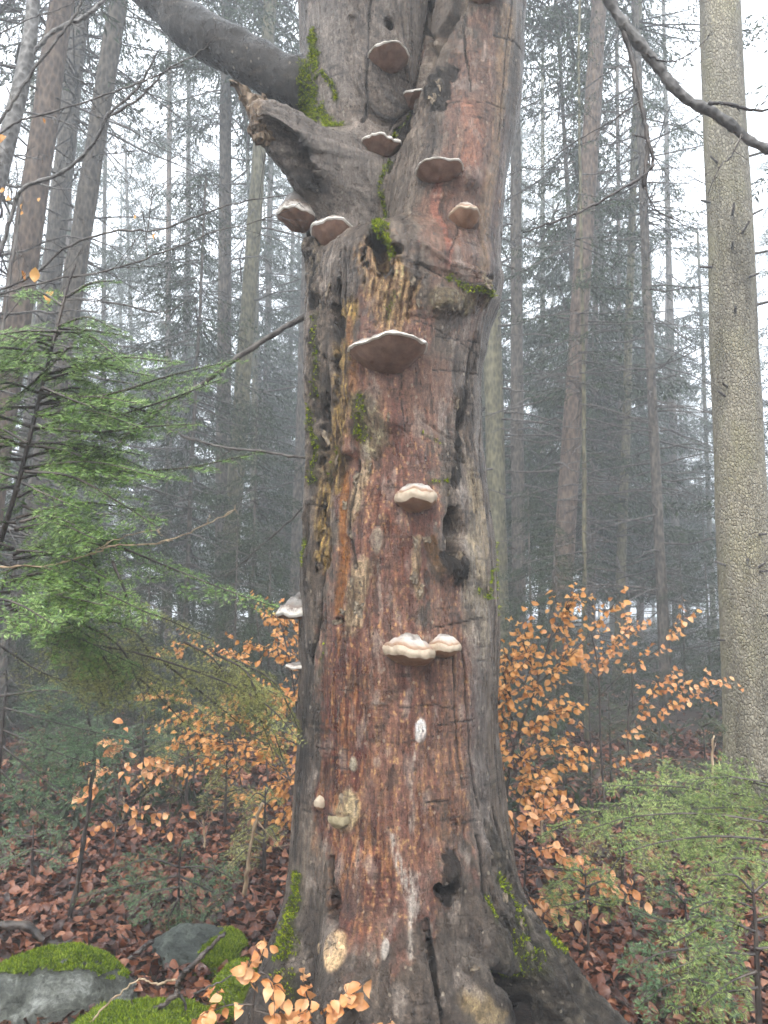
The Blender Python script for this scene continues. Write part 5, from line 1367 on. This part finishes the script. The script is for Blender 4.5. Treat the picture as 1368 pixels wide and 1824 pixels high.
fir('wispy pale fir in front with grey-green lower sprays', gb, [gb, at(1350, 1760, 2.75), at(1345, 1640, 2.75), at(1340, 1570, 2.75)], [
    (A(2.75, (1345, 1620), (1290, 1600), (1230, 1620)), .13), (A(2.7, (1345, 1660), (1280, 1640), (1200, 1680)), .14), (A(2.7, (1345, 1700), (1270, 1700), (1190, 1730)), .13), (A(2.65, (1348, 1730), (1300, 1750), (1250, 1790)), .13), (A(2.75, (1345, 1640), (1390, 1630), (1420, 1650)), .12), (A(2.7, (1345, 1690), (1390, 1690), (1430, 1720)), .12),
    (A(2.7, (1350, 1760), (1280, 1770), (1200, 1800)), .12), (A(2.75, (1342, 1590), (1370, 1570), (1400, 1580)), .1), (A(2.75, (1342, 1590), (1310, 1560), (1270, 1560)), .1)], N_LIME, 7, droop=.4, step=.045)
gb = at(1230, 1860, 3.2); gb[2] = 0
fir('bluish-green fir seedling over red litter beside the wispy pale fir', gb, [gb, at(1225, 1720, 3.2), at(1220, 1600, 3.2)], [
    (A(3.2, (1222, 1640), (1180, 1640), (1130, 1620)), .12), (A(3.2, (1222, 1640), (1260, 1630), (1300, 1650)), .12), (A(3.1, (1224, 1690), (1170, 1700), (1120, 1730)), .13), (A(3.1, (1224, 1690), (1280, 1690), (1320, 1710)), .13), (A(3.05, (1226, 1740), (1180, 1760), (1140, 1790)), .12), (A(3.05, (1226, 1740), (1280, 1760), (1310, 1790)), .12), (A(3.2, (1220, 1610), (1200, 1590), (1170, 1585)), .1)], N_BLUE, 8, nl=.023, nw=.0015)
gb = at(1046, 1775, 3.7); gb[2] = float(ground_h(gb[:1], gb[1:2])[0])
fir('small bright fir seedling on a bare stem between beech root and bluish seedling', gb, [gb, at(1048, 1680, 3.7), at(1044, 1600, 3.7), at(1042, 1550, 3.7)], [
    (A(3.7, (1044, 1580), (1010, 1565), (972, 1590)), .10), (A(3.7, (1044, 1580), (1075, 1570), (1100, 1590)), .10), (A(3.65, (1045, 1600), (1020, 1610), (985, 1615)), .09), (A(3.65, (1045, 1600), (1070, 1610), (1092, 1612)), .09), (A(3.7, (1042, 1560), (1030, 1550), (1015, 1552)), .07), (A(3.7, (1042, 1560), (1060, 1548), (1075, 1555)), .07)], N_LIME, 9, nl=.022, nw=.0015, rst=.008)
gb = at(1108, 1700, 4.3); gb[2] = float(ground_h(gb[:1], gb[1:2])[0])
fir('fir sapling with drooping yellowish sprays over twin dark stems', gb, [gb, at(1108, 1600, 4.3), at(1110, 1480, 4.3), at(1115, 1420, 4.3)], [
    (A(4.3, (1110, 1500), (1150, 1500), (1190, 1540)), .16), (A(4.3, (1110, 1490), (1070, 1490), (1030, 1510)), .16), (A(4.2, (1110, 1530), (1150, 1550), (1170, 1600)), .15), (A(4.2, (1110, 1520), (1090, 1550), (1085, 1590)), .14), (A(4.3, (1112, 1450), (1170, 1450), (1230, 1480)), .15)], N_OLIVE, 10, nl=.024, nw=.0016, dens=.006)
# ------------------------------------------------------------------ beech saplings with orange winter leaves
def leafy_shrub(label, stems, twigs, n_obj, n_mass, mat, seed, name='beech_sapling', group=None, leaf=1.0, sub=5, sublen=.22, wood=None):
    """stems and twigs given as paths; leaves hang from side twigs"""
    rng = np.random.default_rng(seed); base = np.array(stems[0][0][0], float)
    root = empty(name, base, label, 'sapling', group)
    for p, r in stems:
        b = MB(); q = smooth_path(p, 18); tube(b, q, np.linspace(r, r * .45, 18), 7); b.build('stem', wood or B_DARKTWIG, root)
    tb = MB(); P, D = [], []
    for p, dens in twigs:
        q = smooth_path(p, 16); tube(tb, q, np.linspace(.0042, .0014, 16), 4)
        for _ in range(int(sub * dens)):
            i = rng.integers(2, 15); d = q[i] - q[i - 1]; d /= np.linalg.norm(d)
            dd = d + rng.normal(size=3) * (.55, .55, .28); dd[2] -= .1; dd /= np.linalg.norm(dd); l = sublen * rng.uniform(.4, 1.2)
            zig = np.stack([q[i] + dd * l * t + rng.normal(size=3) * .008 * t for t in np.linspace(0, 1, 6)])
            tube(tb, zig, np.linspace(.0022, .0009, 6), 3)
            side = np.cross(dd, (0, 0, 1)); side /= np.linalg.norm(side) + 1e-9
            for k in range(1, 6):
                P.append(zig[k]); D.append(dd * .6 + side * (1 if k % 2 else -1) * .7 + np.array((0, 0, -rng.uniform(.2, 1.3))) + rng.normal(size=3) * .25)
        for i in range(4, 16, 2):
            P.append(q[i]); D.append(rng.normal(size=3) * .6 + np.array((0, 0, -.6)))
    tag(tb.build('twigs', wood or B_DARKTWIG, root), kind='stuff')
    P, D = np.array(P), np.array(D); o = rng.permutation(len(P))[:n_obj + n_mass]; P, D = P[o], D[o]
    up = np.stack([rng.normal(size=len(P)) * .5, -np.ones(len(P)) * rng.uniform(.2, 1.2, len(P)), rng.uniform(.2, 1.0, len(P))], 1)
    R = frames(D, up); S = rng.uniform(.7, 1.2, len(P)) * leaf
    k = min(n_obj, len(P))
    leaf_objects(root, P[:k], R[:k], S[:k], mat, rng)
    if len(P) > k:
        b = MB(); leaf_batch(b, P[k:], R[k:], S[k:], rng); tag(b.build('leaves', M_LEAFI, root), kind='stuff')
    return root
def G0(px, py, Y):
    P = at(px, py, Y); P[2] = float(ground_h(P[:1], P[1:2])[0]) - .02; return P
# right of the beech
leafy_shrub('dense orange-leaved beech sapling growing close behind the old beech', [
    ([G0(905, 1560, 4.6), at(900, 1450, 4.6), at(915, 1330, 4.6), at(955, 1220, 4.6), at(985, 1120, 4.6)], .012), ([G0(905, 1560, 4.65), at(930, 1350, 4.65), at(905, 1260, 4.6), at(895, 1180, 4.6)], .009)], [
    (A(4.6, (955, 1220), (1000, 1180), (1060, 1120), (1080, 1085)), 1.0), (A(4.6, (935, 1260), (980, 1210), (1010, 1160)), 1.3), (A(4.55, (915, 1330), (900, 1290), (890, 1250)), 1.6), (A(4.55, (920, 1310), (960, 1280), (1000, 1260)), 1.4), (A(4.5, (910, 1370), (940, 1340), (985, 1330)), 1.3), (A(4.5, (905, 1400), (930, 1390), (960, 1390)), 1.4), (A(4.5, (905, 1380), (890, 1360), (880, 1340)), 1.2),
    (A(4.6, (945, 1230), (920, 1200), (900, 1160)), 1.2), (A(4.6, (975, 1150), (1000, 1110), (1010, 1080)), 1.2), (A(4.55, (925, 1290), (905, 1230), (895, 1200)), 1.5), (A(4.5, (915, 1340), (960, 1370), (1000, 1360)), .9), (A(4.5, (902, 1430), (940, 1420), (960, 1430)), 1.0), (A(4.6, (960, 1210), (940, 1170), (930, 1130)), 1.2)],
    295, 620, M_LEAFO, 41, sub=17, leaf=.62)
leafy_shrub('open spreading beech sapling with thin rows of peach leaves beside the orange one', [
    ([G0(1085, 1600, 5.2), at(1080, 1480, 5.2), at(1070, 1330, 5.2), at(1066, 1200, 5.2), at(1050, 1110, 5.2)], .010), ([G0(1135, 1600, 5.3), at(1125, 1420, 5.3), at(1118, 1290, 5.3), at(1130, 1200, 5.3)], .007)], [
    (A(5.2, (1070, 1320), (1010, 1270), (960, 1230)), .6), (A(5.2, (1068, 1240), (1120, 1190), (1180, 1150), (1210, 1100)), .9), (A(5.2, (1066, 1210), (1020, 1160), (1000, 1130)), .8), (A(5.2, (1072, 1330), (1140, 1290), (1200, 1250), (1240, 1240)), .8), (A(5.25, (1125, 1260), (1180, 1230), (1230, 1220), (1280, 1210)), .9), (A(5.2, (1060, 1180), (1100, 1140), (1140, 1100)), .8), (A(5.3, (1122, 1290), (1160, 1240), (1190, 1200)), .9), (A(5.2, (1075, 1370), (1110, 1350), (1150, 1340)), .4), (A(5.2, (1066, 1220), (1090, 1160), (1130, 1125)), .8)],
    295, 220, M_LEAFP, 42, sub=11, leaf=.64)
leafy_shrub('low beech sapling with hanging peach leaves at the flank of the beech root', [([G0(930, 1640, 4.0), at(935, 1560, 4.0), at(940, 1470, 4.0)], .007)], [
    (A(4.0, (938, 1520), (970, 1510), (1010, 1530)), 1.5), (A(4.0, (938, 1540), (990, 1550), (1060, 1560), (1085, 1570)), 1.4), (A(4.0, (936, 1490), (950, 1460), (975, 1440)), 1.3), (A(3.9, (935, 1580), (950, 1620), (965, 1660)), 1.2), (A(4.0, (938, 1500), (915, 1470), (905, 1440)), 1.3), (A(3.95, (935, 1590), (960, 1600), (1000, 1600)), 1.0)], 280, 0, M_LEAFP, 43, sub=9, leaf=.7)
# left of the beech
leafy_shrub('wide orange-leaved beech sapling between the fir sprays and the old beech', [
    ([G0(545, 1560, 5.2), at(520, 1400, 5.2), at(480, 1330, 5.2), at(400, 1290, 5.2)], .010), ([G0(545, 1560, 5.3), at(535, 1330, 5.3), at(520, 1200, 5.3), at(500, 1110, 5.3)], .009), ([G0(440, 1560, 5.6), at(430, 1400, 5.6), at(400, 1250, 5.6)], .007)], [
    (A(5.2, (530, 1400), (470, 1360), (400, 1350), (350, 1370)), 1.2), (A(5.2, (535, 1330), (480, 1300), (420, 1280), (360, 1290)), 1.4), (A(5.3, (530, 1250), (480, 1230), (430, 1240)), 1.3), (A(5.3, (520, 1200), (490, 1160), (450, 1150)), 1.0), (A(5.3, (525, 1220), (540, 1180), (530, 1120)), .9), (A(5.2, (530, 1370), (500, 1400), (460, 1420)), 1.3), (A(5.2, (520, 1340), (450, 1330), (380, 1320)), 1.3), (A(5.3, (530, 1290), (500, 1270), (520, 1240)), 1.2),
    (A(5.6, (420, 1330), (360, 1310), (310, 1330)), 1.1), (A(5.6, (410, 1280), (350, 1270), (290, 1290)), .9), (A(5.3, (510, 1150), (500, 1110), (480, 1090)), .7), (A(5.2, (535, 1420), (520, 1450), (540, 1480)), 1.0), (A(5.3, (520, 1280), (540, 1300), (535, 1350)), 1.2)],
    295, 700, M_LEAFO, 44, sub=17, leaf=.6)
leafy_shrub('small beech sapling with pale hanging leaves in front of dark fir sprays', [([G0(210, 1620, 5.0), at(205, 1500, 5.0), at(215, 1380, 5.0), at(225, 1330, 5.0)], .006)], [
    (A(5.0, (215, 1390), (190, 1370), (170, 1400)), 1.2), (A(5.0, (220, 1350), (260, 1350), (320, 1370)), 1.1), (A(5.0, (212, 1420), (240, 1440), (300, 1450)), .7), (A(5.0, (208, 1450), (180, 1470), (160, 1500)), .6), (A(5.0, (222, 1345), (210, 1330), (190, 1340)), .9)], 120, 0, M_LEAFP, 45, sub=5.5, leaf=.8)
leafy_shrub('finely twigged beech sapling with small pale tan leaves behind the olive bough', [
    ([G0(350, 1520, 6.4), at(345, 1380, 6.4), at(370, 1260, 6.4), at(390, 1150, 6.4)], .009), ([G0(480, 1500, 6.6), at(470, 1300, 6.6), at(465, 1180, 6.6), at(455, 1080, 6.6)], .009)], [
    (A(6.4, (345, 1390), (300, 1370), (250, 1390)), 1.0), (A(6.4, (350, 1340), (410, 1320), (460, 1330)), 1.3), (A(6.4, (365, 1270), (320, 1240), (270, 1240)), 1.0), (A(6.5, (370, 1250), (420, 1230), (470, 1240)), 1.2), (A(6.4, (385, 1180), (350, 1150), (310, 1160)), .8), (A(6.6, (468, 1260), (510, 1240), (545, 1230)), 1.2),
    (A(6.6, (465, 1180), (500, 1150), (540, 1140)), 1.2), (A(6.6, (465, 1200), (430, 1170), (400, 1160)), 1.0), (A(6.6, (458, 1120), (490, 1100), (530, 1090)), .9), (A(6.6, (470, 1320), (510, 1310), (545, 1300)), 1.2), (A(6.6, (472, 1380), (520, 1370), (550, 1380)), 1.1), (A(6.4, (345, 1420), (400, 1420), (440, 1410)), 1.1)],
    280, 620, M_LEAFP, 48, sub=15, leaf=.6)
# close to the viewer
leafy_shrub('foreground beech shoot with wet peach leaves before the moss cushion', [([G0(430, 1960, 2.62), at(450, 1800, 2.62), at(462, 1720, 2.62), at(470, 1690, 2.62)], .004)], [
    (A(2.62, (455, 1760), (440, 1730), (450, 1700)), .9), (A(2.60, (452, 1790), (410, 1790), (380, 1800)), .9), (A(2.6, (452, 1800), (490, 1810), (500, 1820)), .6), (A(2.6, (462, 1730), (480, 1740), (490, 1760)), .7)], 58, 0, M_LEAFP, 46, sub=4.6, sublen=.09, leaf=.66)
leafy_shrub('foreground beech shoot with wet peach leaves against the foot of the trunk', [([G0(560, 1980, 2.58), at(580, 1850, 2.58), at(572, 1790, 2.58), at(565, 1760, 2.58)], .004)], [
    (A(2.58, (572, 1800), (550, 1780), (545, 1765)), .9), (A(2.58, (575, 1810), (590, 1790), (600, 1780)), .9), (A(2.58, (575, 1830), (620, 1780), (660, 1735)), .25), (A(2.56, (575, 1830), (550, 1815), (540, 1810)), .8), (A(2.58, (580, 1840), (680, 1825), (700, 1815)), .2)], 48, 0, M_LEAFP, 47, sub=4.6, sublen=.08, leaf=.66)

# ------------------------------------------------------------------ bare branches
def branch_part(parent, pts, r0, r1, mat, name='branch', side=0, seed=0, nseg=None, sl=.12, jit=.006):
    rng = np.random.default_rng(900 + seed); n = nseg or max(14, 6 * len(pts)); q = smooth_path(pts, n)
    q[1:-1] += rng.normal(size=(n - 2, 3)) * jit * .4
    b = MB(); rad = np.linspace(r0, r1, n) * (1 + .16 * rng.normal(size=n).clip(-1, 1.6)); tube(b, q, rad, 8)
    for k in range(side):
        i = rng.integers(n // 5, n - 1); d = q[i] - q[i - 1]; d /= np.linalg.norm(d); dd = d + rng.normal(size=3) * (.8, .4, .9); dd /= np.linalg.norm(dd); l = sl * rng.uniform(.3, 1.3)
        z = np.stack([q[i] + dd * l * t + rng.normal(size=3) * .006 * t for t in np.linspace(0, 1, 5)])
        tube(b, z, np.linspace(max(rad[i] * .45, .0012), .0009, 5), 5)
        for _ in range(2):
            j = rng.integers(1, 4); e = dd + rng.normal(size=3) * .7; e /= np.linalg.norm(e); tube(b, np.stack([z[j], z[j] + e * l * .18, z[j] + e * l * .36]), [.0014, .0011, .0007], 4)
    return b.build(name, mat, parent)
k1 = px_size(at(100, 300, 4.2))
gb = np.array(at(-140, 900, 4.4)); gb[2] = 0
beech2 = empty('beech_tree', gb, 'smooth grey beech stem with bare twigs rising at the edge by the reddish spruce', 'tree')
b = MB(); tube(b, smooth_path([gb, at(-120, 800, 4.4), at(-50, 480, 4.4), at(0, 300, 4.4), at(42, 130, 4.4), at(58, 20, 4.4), at(70, -200, 4.4)], 40), np.linspace(.075, .034, 40), 14); b.build('trunk', B_SMOOTH, beech2)
for k, (pp, r0, r1, Y, dy, sd) in enumerate([
    ([(-60, 560), (0, 446), (37, 340), (98, 315), (143, 282), (176, 241), (192, 205), (246, 155), (282, 90)], 8.5, 3, 4.3, -.5, 3), ([(192, 209), (246, 176), (295, 127), (327, 115)], 5, 2.2, 4.0, -.2, 2),
    ([(-30, 250), (0, 237), (41, 213), (106, 196), (180, 172), (246, 149), (287, 131), (352, 94), (385, 65)], 3.8, 1.2, 3.6, -.4, 10), ([(-40, 280), (0, 217), (29, 172), (53, 135), (98, 74), (127, 37), (147, 0), (170, -60)], 5.5, 4, 3.7, 0, 5),
    ([(-40, 530), (0, 516), (61, 487), (123, 438), (205, 413), (287, 409), (360, 381), (430, 360), (512, 348)], 4.5, 1.6, 3.4, -.3, 5), ([(-40, 530), (0, 524), (53, 508), (164, 487), (229, 471), (311, 442), (368, 418), (450, 397), (491, 381)], 4.0, 1.2, 3.0, -.1, 14),
    ([(262, 455), (262, 409), (270, 352), (270, 323)], 2.2, 1, 3.0, 0, 3), ([(-30, 528), (110, 532), (221, 544), (287, 557), (332, 536)], 2.6, 1, 2.9, 0, 8), ([(0, 60), (60, 30), (120, 10), (150, -20)], 2, 1.2, 4.0, 0, 2), ([(48, 110), (90, 60), (150, 30), (185, 0), (220, -40)], 9, 6, 4.4, 0, 2),
    ([(18, 400), (30, 330), (28, 280)], 2.5, 1.2, 4.0, 0, 4), ([(0, 620), (20, 480), (38, 350)], 6, 4, 4.0, .1, 5), ([(37, 500), (30, 430), (37, 350)], 2.5, 1.5, 3.6, 0, 4)]):
    pts = A(Y, *pp, dy=dy); s = px_size(pts[0])
    branch_part(beech2, pts, r0 * s * .5, r1 * s * .5 + .0006, B_TWIG if k not in (0, 1, 9) else B_SMOOTH, side=sd, seed=k, sl=.16)
rr = np.random.default_rng(5)
few = [(8, 250, 3.6), (62, 490, 3.0), (42, 495, 3.0), (92, 530, 2.9), (78, 220, 3.6), (5, 345, 4), (38, 372, 4), (15, 360, 4), (70, 362, 4), (40, 386, 4), (275, 428, 3), (240, 395, 3.2)]
P = np.array([at(x, y, Y) for x, y, Y in few]); D = np.array([(rr.normal() * .3, rr.normal() * .3, -1) for _ in few])
leaf_objects(beech2, P + (0, 0, .03), frames(D, np.array([(rr.normal() * .6, -1, .3) for _ in few])), np.array([.8, .85, .6, .85, .4, .6, .5, .6, .4, .4, .35, .3]), M_LEAFO, rr)
# bare shoot crossing low at the left
gb2 = at(-60, 1100, 2.5); gb2[2] = 0
sh = empty('bare_shoot', gb2, 'thin pale brown bare shoot crossing in front of the large fir', 'sapling')
branch_part(sh, [gb2, at(-50, 1020, 2.5), *A(2.45, (0, 1010), (82, 1007), (156, 990), (205, 972), (278, 968), (352, 941), (418, 908))], .0042, .0012, B_PALETWIG, side=6, seed=31, name='stem', sl=.05)
branch_part(sh, A(2.45, (156, 990), (213, 958), (287, 941)), .002, .001, B_PALETWIG, side=3, seed=32, name='twig', sl=.04)
# dead branches of the old beech itself
for k, (pp, r0, r1, Y, dy, sd, mt) in enumerate([
    ([(556, 556), (491, 593), (409, 646), (360, 683), (295, 720), (270, 743), (233, 769), (205, 802), (168, 827)], 5.5, 3.5, 3.25, .25, 3, B_TWIG), ([(556, 818), (480, 806), (409, 798), (340, 782), (303, 765)], 2.6, 1.4, 3.2, .2, 4, B_TWIG),
    ([(545, 900), (480, 960), (400, 1030)], 1.8, 1.0, 3.2, .1, 2, B_TWIG)]):
    pts = A(Y, *pp, dy=dy); s = px_size(pts[0]); branch_part(beech, pts, r0 * s, r1 * s, mt, 'dead_branch', sd, 50 + k)
pts = [at(915, -330, 3.3), at(980, -200, 3.3), at(1045, -90, 3.35), *A(3.4, (1085, 0), (1110, 42), (1145, 85), (1175, 122), (1195, 150), (1228, 180), (1270, 200), (1308, 228), (1338, 252), (1372, 266), (1440, 285), dy=.2)]
s = px_size(pts[4]); branch_part(beech, pts, 10.5 * s, 8 * s, B_SMOOTH, 'branch', 0, 60, 60, jit=.004)
for k, (pp, r0, r1, sd) in enumerate([([(1103, 30), (1120, 85), (1138, 167), (1152, 235), (1153, 262), (1148, 334)], 5, 4.0, 5), ([(1153, 250), (1163, 286), (1146, 312), (1053, 368), (1001, 390), (931, 414)], 3.4, 1.2, 6), ([(1262, 183), (1300, 186), (1340, 196), (1380, 196)], 3.5, 2, 3), ([(1148, 96), (1190, 110), (1228, 96), (1270, 60)], 1.5, .8, 2),
                                      ([(1322, 240), (1305, 275), (1280, 300), (1262, 345)], 1.8, .8, 4), ([(1148, 334), (1170, 375), (1210, 395)], 1.6, .8, 2), ([(1140, 180), (1090, 215), (1020, 255), (960, 300)], 1.6, .9, 5)]):
    pts = A(3.42, *pp, dy=.05); s = px_size(pts[0]); branch_part(beech, pts, r0 * s, r1 * s, B_DARKTWIG, 'dead_branch', sd, 70 + k, sl=.1)

# sticks and thin stems on the forest floor
def stick(label, pts, r0, r1, mat, seed, side=0, name='fallen_branch', sl=.12):
    root = empty(name, pts[0], label, 'branch'); branch_part(root, pts, r0, r1, mat, 'wood', side, seed, sl=sl); return root
stick('black curved fallen branch lying in the red leaves behind the pale boulder', A(3.55, (-40, 1655), (40, 1648), (75, 1672), (110, 1688), (150, 1695)), .022, .014, B_DARKTWIG, 81, 1)
r_ = stick('black forked stick standing across the mossy rock and the dark flat rock', A(3.05, (400, 1662), (372, 1690), (340, 1722), (320, 1745), (316, 1770)), .008, .011, B_DARKTWIG, 82)
branch_part(r_, A(3.0, (316, 1770), (290, 1790), (255, 1808), (215, 1830)), .010, .005, B_DARKTWIG, 'fork', 1, 83); branch_part(r_, A(3.02, (318, 1768), (328, 1785), (330, 1806)), .006, .004, B_DARKTWIG, 'fork', 0, 84); branch_part(r_, A(3.05, (314, 1745), (275, 1752), (250, 1742)), .005, .003, B_PALETWIG, 'fork', 0, 85)
stick('short black stick poking from the leaves between the two rocks', A(3.5, (225, 1712), (255, 1690), (272, 1675)), .014, .010, B_DARKTWIG, 86)
stick('thin brown twig lying along the lime mossy rock', A(2.95, (160, 1822), (200, 1780), (250, 1742)), .004, .003, B_PALETWIG, 87)
stick('fine brown twig arching by the moss cushion stone', A(3.1, (345, 1770), (400, 1745), (430, 1725)), .004, .0025, B_TWIG, 88)
def pole(label, pts, r0, r1, mat, seed, side=2): 
    root = empty('bare_sapling', pts[0], label, 'sapling'); branch_part(root, pts, r0, r1, mat, 'stem', side, seed, sl=.2); return root
pole('crooked black bare sapling in the leaf litter', [G0(120, 1650, 3.9), at(140, 1560, 3.9), at(155, 1450, 3.9), at(168, 1350, 3.9), at(160, 1290, 3.9), at(130, 1200, 3.9)], .013, .005, B_DARKTWIG, 91, 4)
pole('straight pale stick leaning beside the old beech foot', [G0(433, 1630, 4.4), at(440, 1560, 4.4), at(452, 1480, 4.4), at(468, 1430, 4.4)], .012, .009, B_PALETWIG, 92, 1)
for k, (x, y, x2, y2, Y) in enumerate([(217, 1480, 220, 1420, 6), (325, 1480, 322, 1400, 6.4), (398, 1540, 400, 1440, 5.6), (365, 1560, 362, 1460, 5.2), (85, 1600, 90, 1480, 5), (1000, 1480, 1004, 1330, 6), (965, 1500, 962, 1400, 5.5), (1110, 1450, 1120, 1250, 6.5), (1052, 1440, 1046, 1180, 6.6), (1262, 1390, 1272, 1310, 5), (1135, 1700, 1128, 1560, 4.4)]):
    pole('thin bare understorey stem rising from the brown litter', [G0(x, y, Y), at((x + x2) / 2 + 2, (y + y2) / 2, Y), at(x2, y2, Y)], .010, .006, B_DARKTWIG if k % 3 else B_PALETWIG, 100 + k, 3)['group'] = 'thin bare stems in the undergrowth'

# small broken twigs and bits of bark lying in the litter
tb = MB(); rt = np.random.default_rng(66)
for _ in range(260):
    x, y = rt.uniform(-2.4, 2.6), rt.uniform(3.0, 7.5)
    if math.hypot(x - .08, y - TY) < .7: continue
    a = rt.uniform(0, 6.28); l = rt.uniform(.06, .4); z = float(ground_h(np.array([x]), np.array([y]))[0]) + .035
    d = np.array((math.cos(a), math.sin(a), rt.normal() * .12)); p = np.array((x, y, z))
    tube(tb, np.stack([p + d * l * t + rt.normal(size=3) * .012 for t in np.linspace(0, 1, 5)]), np.linspace(.005, .002, 5) * rt.uniform(.5, 1.5), 5)
tag(tb.build('twig_litter', B_DARKTWIG), 'small broken dark twigs strewn over the fallen leaves', 'twig litter', kind='stuff')
# ------------------------------------------------------------------ the fog
mb = MB(); x0, x1, y0, y1, z0, z1 = -118, 118, -112, 124, -2.6, 32
c = [(x, y, z) for x in (x0, x1) for y in (y0, y1) for z in (z0, z1)]
mb.add(c, quads=[(0, 1, 3, 2), (4, 6, 7, 5), (0, 4, 5, 1), (2, 3, 7, 6), (0, 2, 6, 4), (1, 5, 7, 3)])
M_HAZE, nt, out = new_mat('fog'); pv = nt.nodes.new('ShaderNodeVolumePrincipled')
pv.inputs['Color'].default_value = (.90, .94, .98, 1); pv.inputs['Density'].default_value = HAZE = 0.0108; pv.inputs['Anisotropy'].default_value = .2
nt.links.new(pv.outputs[0], out.inputs['Volume'])
haze = mb.build('haze', M_HAZE, None, False); tag(haze, 'pale morning fog filling the wood', 'fog', kind='stuff')
